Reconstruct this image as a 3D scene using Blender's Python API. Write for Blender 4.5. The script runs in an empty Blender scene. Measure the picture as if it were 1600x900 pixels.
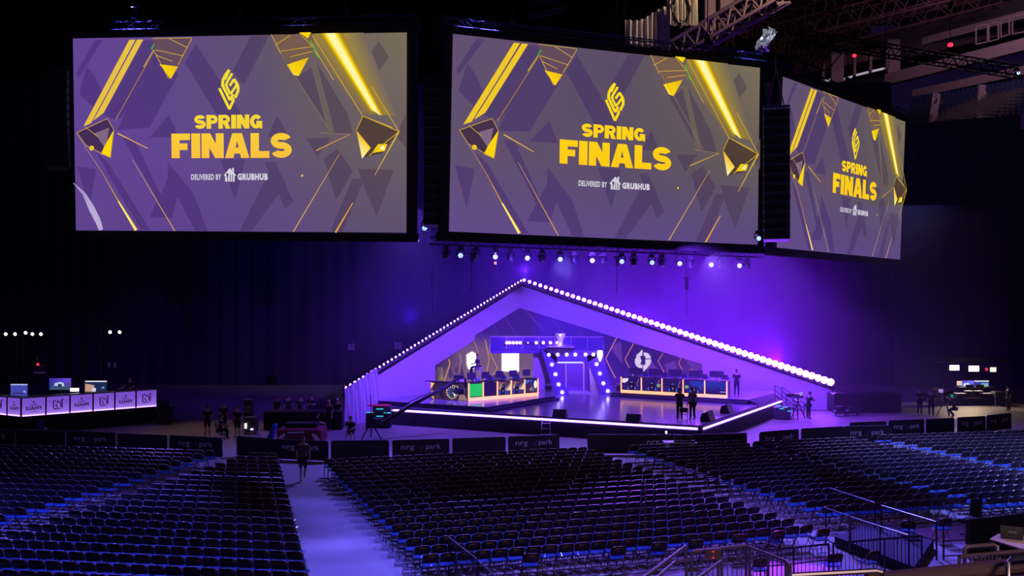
import bpy, bmesh, math, random
from mathutils import Vector, Matrix, Euler
random.seed(7)
R = math.radians
SC = bpy.context.scene
COL = SC.collection

# ------------------------------------------------------------------ camera
FPX = 1380.0; CAMZ = 7.6; PITCH = math.atan(20 / FPX)
cam_d = bpy.data.cameras.new('camera'); cam = bpy.data.objects.new('camera', cam_d); COL.objects.link(cam)
cam.location = (0, 0, CAMZ); cam.rotation_euler = (math.pi / 2 + PITCH, 0, 0)
cam_d.sensor_width = 36; cam_d.lens = 36 * FPX / 1600; cam_d.clip_end = 600
SC.camera = cam
SC.view_settings.view_transform = 'Standard'; SC.view_settings.look = 'None'
SC.view_settings.gamma = 1; SC.view_settings.use_curve_mapping = False
SC.view_settings.exposure = 0.0
w = bpy.data.worlds.new('world'); SC.world = w; w.use_nodes = True
w.node_tree.nodes['Background'].inputs[0].default_value = (0.13, 0.07, 0.45, 1)
w.node_tree.nodes['Background'].inputs[1].default_value = 0.035

def ray(px, py):
    a = (px - 800) / FPX; b = (450 - py) / FPX; c, s = math.cos(PITCH), math.sin(PITCH)
    return Vector((a, c - b * s, s + b * c))
def G(px, py, z=0.0):                       # point of the horizontal plane z
    r = ray(px, py); t = (z - CAMZ) / r.z
    return Vector((r.x * t, r.y * t, z))
def AY(px, py, Y):                          # point at depth Y
    r = ray(px, py); t = Y / r.y
    return Vector((r.x * t, Y, CAMZ + r.z * t))
def WP(px, py, p0, d):                      # point on the vertical plane through p0 along d
    r = ray(px, py); n = Vector((d[1], -d[0]))
    t = (n.x * p0[0] + n.y * p0[1]) / (n.x * r.x + n.y * r.y)
    return Vector((r.x * t, r.y * t, CAMZ + r.z * t))

# ------------------------------------------------------------------ lights
def aim(o, tgt):
    o.rotation_euler = (Vector(tgt) - o.location).to_track_quat('-Z', 'Y').to_euler()
def spot(name, loc, tgt, col, en, ang=40, blend=.5, rad=.12):
    d = bpy.data.lights.new(name, 'SPOT'); d.energy = en; d.color = col; d.spot_size = R(ang); d.spot_blend = blend
    d.shadow_soft_size = rad
    o = bpy.data.objects.new(name, d); COL.objects.link(o); o.location = loc; aim(o, tgt); return o
def arealight(name, loc, tgt, col, en, sx, sy, spread=180):
    d = bpy.data.lights.new(name, 'AREA'); d.energy = en; d.color = col; d.shape = 'RECTANGLE'; d.size = sx; d.size_y = sy
    d.spread = R(spread)
    o = bpy.data.objects.new(name, d); COL.objects.link(o); o.location = loc; aim(o, tgt); return o
VIO = (.22, .04, 1); BLU = (.10, .10, 1)
# house rig high above the floor: blue and violet washes on the seats
spot('rig_light', (-2, 50, 26), (0, 30, 0), (.15, .12, 1), 90000, 34, 1)
spot('rig_light', (2, 60, 27), (1.5, 37, 0), (.22, .16, 1), 170000, 24, 1)
spot('rig_light', (-12, 50, 26), (-8.5, 35, 0), (.19, .14, 1), 210000, 27, 1)
spot('rig_light', (-22, 50, 26), (-12, 27, 0), (.11, .09, 1), 120000, 40, 1)
spot('rig_light', (24, 58, 27), (22, 40, 0), (.24, .25, 1), 190000, 32, 1)
spot('rig_light', (14, 55, 27), (17, 31, 0), (.12, .13, 1), 120000, 34, 1)
spot('rig_light', (10, 52, 22), (11, 38, 0), (.22, .07, 1), 150000, 46, 1)
spot('rig_light', (12, 46, 26), (8, 24, 0), (.22, .07, 1), 42000, 38, 1)
spot('floor_light_beam', (7, 32, 12), (7.9, 24.3, 0), (.32, .02, 1), 40000, 13, .6)
spot('truss_light', (3, 52.2, 10.2), (3, 39, 0), (.24, .17, 1), 9000, 80, 1)
spot('truss_light', (12, 54.0, 10.4), (14, 41, 0), (.26, .10, 1), 9000, 84, 1)
spot('truss_light', (-4.6, 48.6, 11), (-11, 38, 0), (.18, .14, 1), 9000, 84, 1)
spot('truss_light', (-22, 46, 11), (-21, 38, 0), (.14, .10, 1), 2500, 84, 1)
# stage washes
spot('stage_wash_light', (4, 47, 10.5), (-6, 59, 3), (.15, .035, 1), 26000, 60, 1)
spot('stage_wash_light', (9, 48, 10.5), (16, 62, 3.5), (.17, .03, 1), 34000, 64, 1)
spot('stage_wash_light', (5, 48, 10.5), (4, 62, 4), (.15, .035, 1), 22000, 60, 1)
spot('stage_wash_light', (6, 50, 11), (6, 52, 0), (.20, .06, 1), 9000, 90, 1)
spot('floor_wash_light', (15, 60, 14), (20, 51, 0), (.22, .05, 1), 20000, 80, 1)
spot('floor_wash_light', (-6, 54, 14), (-7, 49, 0), (.18, .07, 1), 9000, 80, 1)
spot('floor_wash_light', (-20, 60, 14), (-17, 51, 0), (1, .55, .5), 1500, 44, 1)
# back curtain
spot('curtain_light', (10, 68.5, 6), (12, 80, 6), (.15, .006, 1), 30000, 104, 1)
spot('gate_fill_light', (4.6, 62.6, 3.9), (4.8, 64.4, 1.5), (.3, .12, 1), 900, 140, 1)  # added lamp inside the gate, brightens the door backing
spot('trophy_fill_light', (3.5, 58, 8), (3.35, 61, 4.8), (.7, .6, 1), 1500, 14, .5)  # added white spot, only there to whiten the trophy
arealight('parapet_fill_light', (12, -2, 14), (6, 16, 2), (1, .60, .58), 520, 6, 3)  # added unseen fill, lifts the parapet and near rails
spot('curtain_light', (20, 66.3, 3), (19, 80, 6), (.19, .003, 1), 60000, 104, 1)
spot('curtain_light', (1, 71, 10), (2, 80, 12), (.11, .012, 1), 12000, 140, 1)
spot('curtain_light', (-8, 70.5, 6), (-11, 80, 12), (.045, .01, 1), 5000, 140, 1)

# ------------------------------------------------------------------ materials
def lin(c):
    return tuple((x / 255 / 12.92) if x / 255 <= .04045 else ((x / 255 + .055) / 1.055) ** 2.4 for x in c)
_m = {}
def mat(name, rgb, rough=.6, metal=0., var=.12, scale=6., bump=0., bscale=20., emit=None, es=0., spec=.5, sheen=0.):
    if name in _m: return _m[name]
    m = bpy.data.materials.new(name); m.use_nodes = True; n = m.node_tree.nodes; l = m.node_tree.links
    p = n['Principled BSDF']; p.inputs['Roughness'].default_value = rough; p.inputs['Metallic'].default_value = metal
    p.inputs['Specular IOR Level'].default_value = spec
    tc = n.new('ShaderNodeTexCoord'); no = n.new('ShaderNodeTexNoise'); no.inputs['Scale'].default_value = scale; no.inputs['Detail'].default_value = 4
    l.new(tc.outputs['Object'], no.inputs['Vector'])
    mx = n.new('ShaderNodeMix'); mx.data_type = 'RGBA'
    mx.inputs[6].default_value = (*[c * (1 - var) for c in rgb], 1); mx.inputs[7].default_value = (*[min(1, c * (1 + var)) for c in rgb], 1)
    l.new(no.outputs['Fac'], mx.inputs[0]); l.new(mx.outputs[2], p.inputs['Base Color'])
    if bump:
        n2 = n.new('ShaderNodeTexNoise'); n2.inputs['Scale'].default_value = bscale; l.new(tc.outputs['Object'], n2.inputs['Vector'])
        b = n.new('ShaderNodeBump'); b.inputs['Strength'].default_value = bump; l.new(n2.outputs['Fac'], b.inputs['Height']); l.new(b.outputs[0], p.inputs['Normal'])
    if emit:
        p.inputs['Emission Color'].default_value = (*emit, 1); p.inputs['Emission Strength'].default_value = es
    _m[name] = m; return m
def paint_mat(name, es=None, rough=.7):
    if name in _m: return _m[name]
    m = bpy.data.materials.new(name); m.use_nodes = True; n = m.node_tree.nodes; l = m.node_tree.links
    p = n['Principled BSDF']; a = n.new('ShaderNodeAttribute'); a.attribute_name = 'Col'; p.inputs['Roughness'].default_value = rough
    if es is None: l.new(a.outputs['Color'], p.inputs['Base Color'])
    else:
        p.inputs['Base Color'].default_value = (.01, .01, .01, 1); p.inputs['Specular IOR Level'].default_value = .1
        l.new(a.outputs['Color'], p.inputs['Emission Color']); p.inputs['Emission Strength'].default_value = es
    _m[name] = m; return m
BLACK = mat('black_paint', (.010, .010, .012), .45)
BLKFAB = mat('black_fabric', (.012, .012, .014), .95, bump=.2)
DMETAL = mat('dark_metal', (.05, .05, .055), .35, .8)
STEEL = mat('brushed_steel', (.45, .45, .48), .3, .9)
ALU = mat('aluminium_rail', (.50, .42, .40), .45, .6)
WFAB = mat('white_stretch_fabric', (.62, .60, .66), .85, bump=.15, bscale=3, var=.05)
CONC = mat('grey_concrete', (.24, .225, .225), .55, var=.25, scale=.35, bump=.05, bscale=8)
STAGEF = mat('glossy_stage_deck', (.30, .28, .36), .2, var=.2, scale=.8)
SKIRT = mat('stage_skirt', (.03, .025, .05), .8)
SKIN = mat('skin', (.50, .30, .22), .6)
LAMPV = mat('violet_white_lens', (.8, .8, .8), .3, emit=(.32, .13, 1), es=11)
LAMPB = mat('violet_white_bulb', (.8, .8, .8), .3, emit=(.55, .42, 1), es=9)
LAMPR = mat('violet_white_bright_lens', (.8, .8, .8), .3, emit=(.27, .05, 1), es=110)
LAMPC = mat('cool_white_lens', (.8, .8, .8), .3, emit=(.30, .45, 1), es=1.8)
LAMPW = mat('warm_white_lens', (.8, .8, .8), .3, emit=(1, .85, .6), es=12)
LAMPRED = mat('red_indicator_lens', (.8, .1, .1), .3, emit=(1, .02, .05), es=2.5)
LEDSTRIP = mat('violet_led_strip', (.8, .8, .8), .3, emit=(.32, .12, 1), es=11)
ORANGE = mat('amber_led_strip', (.8, .5, .2), .3, emit=(1, .42, .06), es=1.5)
TEAL = mat('self_lit_teal_plastic', (.02, .5, .5), .3, emit=(0, .5, .5), es=.5)  # emission lets the plastic glow though it is no lamp
SEATBLUE = mat('blue_vinyl', (.02, .10, .32), .2)
CHAIRBLK = mat('chair_back_plastic', (.035, .022, .022), .38)
CHAIRTUBE = mat('chair_bronze_tube', (.30, .22, .20), .32, .7)
CASE = mat('flight_case_panel', (.05, .05, .06), .4)
WOOD = mat('pale_wood_ply', (.35, .22, .13), .6)
BROWNLEDGE = mat('brown_painted_concrete', (.26, .15, .14), .6, bump=.1)
PINKCONC = mat('pinkish_painted_concrete', (.30, .22, .24), .7)
REDCL = mat('dark_red_cloth', (.16, .012, .035), .85)
BLUEPL = mat('blue_plastic', (.02, .08, .6), .4)
WHITEPL = mat('white_plastic', (.7, .7, .72), .45)
SHIRT_D = mat('black_shirt', (.02, .02, .025), .9); SHIRT_G = mat('grey_shirt', (.22, .20, .26), .9)
SHIRT_N = mat('dark_print_shirt', (.09, .07, .10), .9); PANTS = mat('dark_trousers', (.02, .02, .03), .9)
HAIR = mat('dark_hair', (.02, .013, .01), .7); HAIRB = mat('blond_hair', (.5, .35, .18), .7)
P_SCR = paint_mat('screen_picture', 1.0); P_LED = paint_mat('led_wall_picture', 1.0); P_PRINT = paint_mat('banner_print')

# ------------------------------------------------------------------ mesh builder
class MB:
    def __init__(s): s.v = []; s.f = []; s.mi = []; s.m = []
    def mid(s, m):
        if m not in s.m: s.m.append(m)
        return s.m.index(m)
    def add(s, vs, fs, m):
        k = len(s.v); s.v += [tuple(p) for p in vs]; i = s.mid(m)
        for f in fs: s.f.append([k + q for q in f]); s.mi.append(i)
        return s
    def box(s, c, d, m, rz=0, rx=0, bev=None):
        x, y, z = d[0] / 2, d[1] / 2, d[2] / 2; b = bev if bev is not None else min(x, y, z) * .18
        M = Matrix.Translation(Vector(c)) @ Matrix.Rotation(rz, 4, 'Z') @ Matrix.Rotation(rx, 4, 'X')
        # chamfered box: three nested shells
        P = []
        for sz, ins in ((-z, b), (-z + b, 0), (z - b, 0), (z, b)):
            X, Y = x - ins, y - ins; e = b if ins == 0 else b * .6
            for px, py in ((-X + e, -Y), (X - e, -Y), (X, -Y + e), (X, Y - e), (X - e, Y), (-X + e, Y), (-X, Y - e), (-X, -Y + e)):
                P.append(M @ Vector((px, py, sz)))
        F = [list(range(7, -1, -1)), list(range(24, 32))]
        for r in range(3):
            for i in range(8): j = (i + 1) % 8; F.append([r * 8 + i, r * 8 + j, r * 8 + 8 + j, r * 8 + 8 + i])
        return s.add(P, F, m)
    def tube(s, pts, r, m, n=8, closed=False):
        pts = [Vector(p) for p in pts]; L = len(pts); rs = r if isinstance(r, (list, tuple)) else [r] * L
        V = []; up = Vector((0, 0, 1))
        for i, p in enumerate(pts):
            if closed: t = pts[(i + 1) % L] - pts[i - 1]
            else: t = pts[min(i + 1, L - 1)] - pts[max(i - 1, 0)]
            t.normalize(); a = t.cross(up)
            if a.length < .05: a = t.cross(Vector((1, 0, 0)))
            a.normalize(); b = t.cross(a)
            for k in range(n):
                an = 2 * math.pi * k / n; V.append(p + (a * math.cos(an) + b * math.sin(an)) * rs[i])
        F = []
        for i in range(L if closed else L - 1):
            j = (i + 1) % L
            for k in range(n): q = (k + 1) % n; F.append([i * n + k, i * n + q, j * n + q, j * n + k])
        if not closed: F += [list(range(n - 1, -1, -1)), list(range((L - 1) * n, L * n))]
        return s.add(V, F, m)
    def prism(s, poly, vec, m):                 # poly: 3D points, swept along vec
        vec = Vector(vec); n = len(poly); V = [Vector(p) for p in poly] + [Vector(p) + vec for p in poly]
        F = [list(range(n))[::-1], list(range(n, 2 * n))] + [[i, (i + 1) % n, n + (i + 1) % n, n + i] for i in range(n)]
        return s.add(V, F, m)
    def lathe(s, prof, m, c=(0, 0, 0), n=16, axis='z', M=None):
        V = []
        M = M or Matrix.Translation(Vector(c))
        for r, z in prof:
            for k in range(n):
                a = 2 * math.pi * k / n; V.append(M @ Vector((r * math.cos(a), r * math.sin(a), z)))
        F = [list(range(n))[::-1], list(range((len(prof) - 1) * n, len(prof) * n))]
        for i in range(len(prof) - 1):
            for k in range(n): q = (k + 1) % n; F.append([i * n + k, i * n + q, i * n + n + q, i * n + n + k])
        return s.add(V, F, m)
    def build(s, name, parent=None, smooth=False, loc=None, tri=False):
        me = bpy.data.meshes.new(name); me.from_pydata(s.v, [], s.f)
        for m in s.m: me.materials.append(m)
        me.polygons.foreach_set('material_index', s.mi)
        if smooth: me.polygons.foreach_set('use_smooth', [True] * len(s.f))
        me.update()
        bm = bmesh.new(); bm.from_mesh(me); bmesh.ops.recalc_face_normals(bm, faces=bm.faces)
        if tri: bmesh.ops.triangulate(bm, faces=bm.faces)
        bm.to_mesh(me); bm.free()
        o = bpy.data.objects.new(name, me); COL.objects.link(o)
        if parent: o.parent = parent
        if loc is not None: o.location = loc
        return o
def tag(o, label=None, cat=None, group=None, kind=None):
    if label: o['label'] = label
    if cat: o['category'] = cat
    if group: o['group'] = group
    if kind: o['kind'] = kind
    return o
def empty(name, loc, rz=0, label=None, cat=None, group=None):
    o = bpy.data.objects.new(name, None); COL.objects.link(o); o.location = loc; o.rotation_euler = (0, 0, rz); o.empty_display_size = .2
    return tag(o, label, cat, group)
def copy_tree(o, parent=None):
    c = o.copy(); COL.objects.link(c)
    if parent: c.parent = parent
    for ch in list(o.children): copy_tree(ch, c)
    return c
def truss(mb, a, b, wd, m, bays=None, r=.035, up=Vector((0, 0, 1))):
    a, b = Vector(a), Vector(b); t = (b - a).normalized(); s = t.cross(up).normalized(); u = s.cross(t).normalized(); h = wd / 2
    cs = [(h, h), (h, -h), (-h, -h), (-h, h)]
    for x, y in cs: mb.tube([a + s * x + u * y, b + s * x + u * y], r, m, 6)
    L = (b - a).length; n = bays or max(2, int(L / wd))
    for i in range(n):
        p, q = a + t * L * i / n, a + t * L * (i + 1) / n
        for k in range(4):
            x1, y1 = cs[k]; x2, y2 = cs[(k + 1) % 4]
            mb.tube([p + s * x1 + u * y1, q + s * x2 + u * y2] if i % 2 else [p + s * x2 + u * y2, q + s * x1 + u * y1], r * .55, m, 5)

# ------------------------------------------------------------------ 2D paint (pictures on screens, banners, panels)
def text_polys(txt, bold=0.0):
    c = bpy.data.curves.new('t', 'FONT'); c.body = txt; c.offset = bold; c.resolution_u = 3; c.space_character = 1 + bold * 3
    o = bpy.data.objects.new('t', c); COL.objects.link(o); bpy.context.view_layer.update()
    dg = bpy.context.evaluated_depsgraph_get(); me = o.evaluated_get(dg).to_mesh()
    vs = [(v.co.x, v.co.y) for v in me.vertices]; fs = [list(p.vertices) for p in me.polygons]
    o.evaluated_get(dg).to_mesh_clear(); bpy.data.objects.remove(o); bpy.data.curves.remove(c)
    x0 = min(v[0] for v in vs); x1 = max(v[0] for v in vs); y0 = min(v[1] for v in vs); y1 = max(v[1] for v in vs)
    return [((x - x0) / (x1 - x0), (y - y0) / (y1 - y0)) for x, y in vs], fs
_txt = {}
class Paint:
    """faces on a plane; fm maps (x, y) to a point, layers are lifted along nrm"""
    def __init__(s, fm, nrm, step=.012): s.fm = fm; s.n = Vector(nrm); s.st = step; s.v = []; s.f = []; s.c = []; s.lay = 0
    def up(s): s.lay += 1; return s
    def _a(s, pts, fs, col):
        k = len(s.v)
        for i, p in enumerate(pts):
            q = s.fm(*p) + s.n * (s.st * s.lay); s.v.append(tuple(q))
            c = col(*p) if callable(col) else (col[i] if isinstance(col, list) else col); s.c.append((*c, 1))
        for f in fs: s.f.append([k + a for a in f])
    def poly(s, pts, col, up=True):
        if up: s.up()
        s._a(pts, [list(range(len(pts)))], col); return s
    def grid(s, x0, y0, x1, y1, nx, ny, col):
        s.up(); P = [(x0 + (x1 - x0) * i / nx, y0 + (y1 - y0) * j / ny) for j in range(ny + 1) for i in range(nx + 1)]
        F = [[j * (nx + 1) + i, j * (nx + 1) + i + 1, (j + 1) * (nx + 1) + i + 1, (j + 1) * (nx + 1) + i] for j in range(ny) for i in range(nx)]
        s._a(P, F, col); return s
    def line(s, pts, wd, col, up=True):
        if up: s.up()
        ws = wd if isinstance(wd, list) else [wd] * len(pts)
        for i in range(len(pts) - 1):
            (x0, y0), (x1, y1) = pts[i], pts[i + 1]; L = math.hypot(x1 - x0, y1 - y0); a, b = -(y1 - y0) / L / 2, (x1 - x0) / L / 2
            cc = [col[i], col[i + 1], col[i + 1], col[i]] if isinstance(col, list) else col
            s._a([(x0 + a * ws[i], y0 + b * ws[i]), (x1 + a * ws[i + 1], y1 + b * ws[i + 1]), (x1 - a * ws[i + 1], y1 - b * ws[i + 1]), (x0 - a * ws[i], y0 - b * ws[i])], [[0, 1, 2, 3]], cc)
        return s
    def arc(s, cx, cy, rx, ry, a0, a1, wd, col, n=16, up=False):
        if up: s.up()
        P = []
        for i in range(n + 1):
            a = R(a0 + (a1 - a0) * i / n); P += [(cx + (rx + wd / 2) * math.cos(a), cy - (ry + wd / 2) * math.sin(a)), (cx + (rx - wd / 2) * math.cos(a), cy - (ry - wd / 2) * math.sin(a))]
        s._a(P, [[2 * i, 2 * i + 2, 2 * i + 3, 2 * i + 1] for i in range(n)], col); return s
    def disc(s, cx, cy, r, col, n=16, ry=None): return s.poly([(cx + r * math.cos(2 * math.pi * i / n), cy + (ry or r) * math.sin(2 * math.pi * i / n)) for i in range(n)], col)
    def text(s, txt, x0, y0, x1, y1, col, bold=0.0):     # y0 bottom, y1 top (pixel style: y1 < y0 allowed)
        s.up(); k = (txt, bold)
        if k not in _txt: _txt[k] = text_polys(txt, bold)
        vs, fs = _txt[k]; s._a([(x0 + a * (x1 - x0), y0 + b * (y1 - y0)) for a, b in vs], fs, col); return s
    def build(s, name, m, parent=None):
        me = bpy.data.meshes.new(name); me.from_pydata(s.v, [], s.f); me.materials.append(m)
        ca = me.color_attributes.new('Col', 'FLOAT_COLOR', 'POINT'); ca.data.foreach_set('color', [x for c in s.c for x in c]); me.update()
        o = bpy.data.objects.new(name, me); COL.objects.link(o)
        if parent: o.parent = parent
        return o
def mix(a, b, t): t = max(0, min(1, t)); return tuple(x + (y - x) * t for x, y in zip(a, b))

# ------------------------------------------------------------------ the setting
def struct(o): o['kind'] = 'structure'; return o
b = MB(); b.box((10, 62, -.1), (170, 150, .2), CONC, bev=.01); struct(b.build('floor'))
FR = [(0, 700)]
# black pleated curtains hung round the far side of the floor
def curtain(name, pts, ztop, fold=.5, m=None, zt2=None):
    V = []; F = []; n = 0
    tot = 0; P = [Vector((x, y, 0)) for x, y in pts]; samples = []
    for i in range(len(P) - 1):
        d = P[i + 1] - P[i]; L = d.length; t = d / L; nn = Vector((t.y, -t.x, 0)); k = int(L / (fold / 2))
        for j in range(k + (i == len(P) - 2)):
            samples.append((P[i] + t * (L * j / k) + nn * (.12 * (1 if j % 2 else -1) * (1 + .6 * math.sin(j * 1.7))), (tot + L * j / k)))
        tot += L
    nz = 3
    for p, s_ in samples:
        zt = ztop + ((zt2 if zt2 is not None else ztop) - ztop) * s_ / tot
        for k in range(nz): V.append((p.x + .04 * math.sin(k * 2 + p.x), p.y, .02 + (zt - .02) * k / (nz - 1)))
    for i in range(len(samples) - 1):
        for k in range(nz - 1): a = i * nz + k; F.append([a, a + nz, a + nz + 1, a + 1])
    q = MB(); q.add(V, F, m or DRAPE); return q.build(name, smooth=True)
DRAPE = mat('black_drape', (.030, .022, .045), .9, var=.3, scale=.3)
struct(curtain('wall_back', [(-60, 80), (34.5, 80)], 27.5, .7))
struct(curtain('wall_right', [(34.5, 80), (66, 66)], 23.6, .8))
DRAPE2 = mat('black_drape_far', (.010, .009, .014), .95)
struct(curtain('wall_left', [(-75, 22), (-60, 80)], 27.5, 1.5, DRAPE2))
b = MB(); b.box((0, 96, 52), (220, 90, .6), DRAPE2); struct(b.build('ceiling'))
b = MB(); b.box((-30, 135, 26), (170, .6, 56), DRAPE2); struct(b.build('wall_far'))

# ------------------------------------------------------------------ projection screens
SH = 10.5; SW = SH * 16 / 9
def glyphs(P, x, y, h, word, col, wk=1.0):
    """heavy block letters traced as strokes; (x, y) = left top, h = height in picture pixels"""
    s = h * .335                                  # stem
    for ch in word:
        if ch == 'F': wd = h * .76; P.poly([(x, y), (x + wd, y), (x + wd, y + s * .82), (x + s, y + s * .82), (x + s, y + h), (x, y + h)][:4] and [(x, y), (x + wd, y), (x + wd, y + s * .8), (x, y + s * .8)], col); P.poly([(x, y), (x + s, y), (x + s, y + h), (x, y + h)], col, 0); P.poly([(x, y + h * .40), (x + wd * .86, y + h * .40), (x + wd * .86, y + h * .67), (x, y + h * .67)], col, 0)
        elif ch == 'I': wd = s * 1.08; P.poly([(x, y), (x + wd, y), (x + wd, y + h), (x, y + h)], col)
        elif ch == 'N':
            wd = h * .90; P.poly([(x, y), (x + s * .95, y), (x + s * .95, y + h), (x, y + h)], col); P.poly([(x + wd - s * .95, y), (x + wd, y), (x + wd, y + h), (x + wd - s * .95, y + h)], col, 0)
            P.poly([(x, y), (x + s * 1.05, y), (x + wd, y + h), (x + wd - s * 1.05, y + h)], col, 0)
        elif ch == 'A':
            wd = h * .98; a = wd * .30; P.poly([(x + a, y), (x + wd / 2, y), (x + wd / 2, y + h * .30), (x + s * 1.0, y + h), (x, y + h)], col); P.poly([(x + wd / 2, y), (x + wd - a, y), (x + wd, y + h), (x + wd - s, y + h), (x + wd / 2, y + h * .30)], col, 0)
            P.poly([(x + wd * .25, y + h * .58), (x + wd * .75, y + h * .58), (x + wd * .75, y + h * .82), (x + wd * .25, y + h * .82)], col, 0)
        elif ch == 'L': wd = h * .75; P.poly([(x, y), (x + s, y), (x + s, y + h), (x, y + h)], col); P.poly([(x, y + h - s * .82), (x + wd, y + h - s * .82), (x + wd, y + h), (x, y + h)], col, 0)
        elif ch in 'PR':
            wd = h * (.82 if ch == 'P' else .88); P.poly([(x, y), (x + s, y), (x + s, y + h), (x, y + h)], col)
            t = h * .24; r = h * .32 - t / 2 + .0; cx = x + wd - h * .32 - (0 if ch == 'P' else h * .04)
            P.arc(cx, y + h * .32, r + h * .0, r, -90, 90, t, col, 10)
            P.poly([(x, y), (cx, y), (cx, y + t), (x, y + t)], col, 0); P.poly([(x, y + h * .64 - t), (cx, y + h * .64 - t), (cx, y + h * .64), (x, y + h * .64)], col, 0)
            P.poly([(cx + r - t * .6, y + h * .3), (cx + r + t / 2, y + h * .3), (cx + r + t / 2, y + h * .36), (cx + r - t * .6, y + h * .36)], col, 0)
            if ch == 'R': P.poly([(x + h * .36, y + h * .55), (x + h * .68, y + h * .55), (x + wd, y + h), (x + wd - s * 1.05, y + h)], col, 0)
        elif ch == 'S':
            wd = h * .84; t = h * .27; r = h * .25 - t * .0; ry = (h - t) / 4; rx = wd / 2 - t * .5; cx = x + wd / 2
            P.arc(cx, y + t / 2 + ry, rx, ry, 25, 270, t, col, 16, True); P.arc(cx, y + h - t / 2 - ry, rx, ry, 90, -155, t, col, 16)
        elif ch == 'G':
            wd = h * .88; t = h * .28; P.arc(x + wd / 2, y + h / 2, wd / 2 - t / 2, h / 2 - t / 2, 38, 340, t, col, 22, True)
            P.poly([(x + wd * .52, y + h * .46), (x + wd, y + h * .46), (x + wd, y + h * .74), (x + wd * .52, y + h * .70)], col, 0); P.poly([(x + wd * .74, y + h * .5), (x + wd, y + h * .5), (x + wd, y + h), (x + wd * .80, y + h)], col, 0)
        x += wd + h * .055
    return x
def screen_picture(parent, var):
    k = SW / 1343.0
    P = Paint(lambda x, y: Vector(((x - 35) * k - SW / 2, 0, SH / 2 - (y - 62) * SH / 793.0)), (0, -1, 0), .006)
    def bg(x, y):
        u = (x - 35) / 1343; v = (y - 62) / 793
        vio = lin((97, 68, 146)); pur = lin((82, 60, 118)); olv = lin((124, 112, 86)); low = lin((92, 66, 134)); gry = lin((96, 82, 104))
        if var == 0:
            c = mix(vio, gry, u * 1.9 - .15 - v * .5); c = mix(c, olv, max(0, u - .55) * 1.9 * (1 - v)); c = mix(c, low, max(0, v - .55) * 1.2 * (1 - u * .6))
        else:
            c = mix(lin((98, 80, 112)), lin((86, 74, 92)), u * 1.2); c = mix(c, olv, max(0, u - .5) * 1.8 * (1 - v)); c = mix(c, lin((98, 72, 148)), max(0, v - .6) * 1.6)
        return c
    P.grid(35, 62, 1378, 855, 24, 14, bg)
    dk = lambda f, tint=None: (lambda x, y: mix(bg(x, y), lin(tint) if tint else mix(lin((62, 34, 104)), lin((72, 52, 66)), (x - 500) / 900), f))
    D = dk(.5)
    for q in [[(497, 165), (543, 92), (722, 372), (690, 420), (640, 405)], [(765, 66), (838, 66), (735, 262), (690, 205)], [(300, 75), (400, 75), (395, 190), (230, 390), (150, 372)], [(395, 130), (470, 215), (350, 430), (215, 440), (250, 370)],
              [(350, 470), (430, 380), (470, 470)], [(832, 470), (870, 385), (915, 470)], [(985, 478), (1085, 475), (1030, 552)], [(92, 178), (125, 215), (215, 400), (150, 372), (60, 290)], [(128, 72), (160, 72), (58, 226), (50, 205)],
              [(345, 800), (395, 700), (425, 640), (470, 690), (440, 800)], [(425, 572), (530, 700), (585, 853), (535, 853), (425, 640)], [(640, 560), (740, 560), (700, 730)], [(715, 853), (860, 572), (905, 660), (765, 853)], [(820, 575), (860, 570), (935, 735), (900, 760)],
              [(130, 530), (180, 575), (350, 850), (310, 850), (190, 640)], [(240, 470), (290, 480), (440, 800), (400, 760), (290, 560)], [(1055, 560), (1110, 520), (1170, 610), (1105, 725)], [(1190, 600), (1330, 605), (1265, 790), (1220, 690)], [(1080, 853), (1170, 640), (1215, 640), (1130, 853)],
              [(1232, 155), (1272, 95), (1312, 160), (1236, 262)], [(895, 150), (960, 230), (1030, 180), (1150, 380), (1170, 460), (1090, 460)], [(50, 590), (130, 600), (100, 760)], [(1340, 470), (1378, 380), (1378, 520)]]:
        P.poly(q, D)
    P.poly([(1005, 180), (1030, 180), (1100, 455), (1075, 455)], dk(.3, (120, 105, 70)))
    gold = lin((240, 200, 40)) if var else lin((232, 192, 66)); gold2 = lin((255, 214, 10)); dim = lin((170, 130, 40)); hot = lin((255, 246, 170)); br = lin((128, 92, 84))
    P.poly([(276, 74), (301, 74), (112, 412), (80, 425)], gold); P.poly([(308, 74), (334, 74), (166, 370), (122, 402)], gold)
    P.line([(378, 120), (215, 400)], 3, dim); P.line([(400, 75), (335, 185)], [2, 5], lin((190, 160, 60)))
    # glowing strip on the right: soft shoulders, hot core
    A, B_ = (1062, 62), (1255, 378); n = 7
    P.poly([(950, 63), (1062, 63), (1262, 385), (1205, 385)], [bg(950, 63), lin((168, 140, 40)), lin((150, 124, 44)), bg(1205, 385)]); P.poly([(1100, 63), (1215, 63), (1350, 400), (1290, 385)], [lin((176, 148, 34)), bg(1215, 63), bg(1350, 400), lin((160, 130, 44))])
    for i, (wl, wr) in enumerate([(50, 48), (38, 38), (30, 30), (23, 23), (15, 15)]):
        c = [lin((140, 118, 40)), lin((186, 150, 20)), lin((228, 190, 14)), lin((255, 226, 60)), hot][i]
        P.poly([(A[0] + 22 - wl, 63), (A[0] + 24 + wr, 63), (B_[0] + 14 + wr * .55, B_[1] + 12), (B_[0] + 4 - wl * .55, B_[1] - 10)], c if i else (lambda x, y: mix(bg(x, y), lin((165, 138, 30)), .7)))
    def crystal(pts, inner, gp, lines):
        P.poly(pts, inner); P.poly(gp, [gold2, lin((230, 180, 20)), gold2, lin((255, 236, 90))][:len(gp)])
        for l_ in lines: P.line(l_, 2.5, lin((214, 172, 50)))
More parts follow.
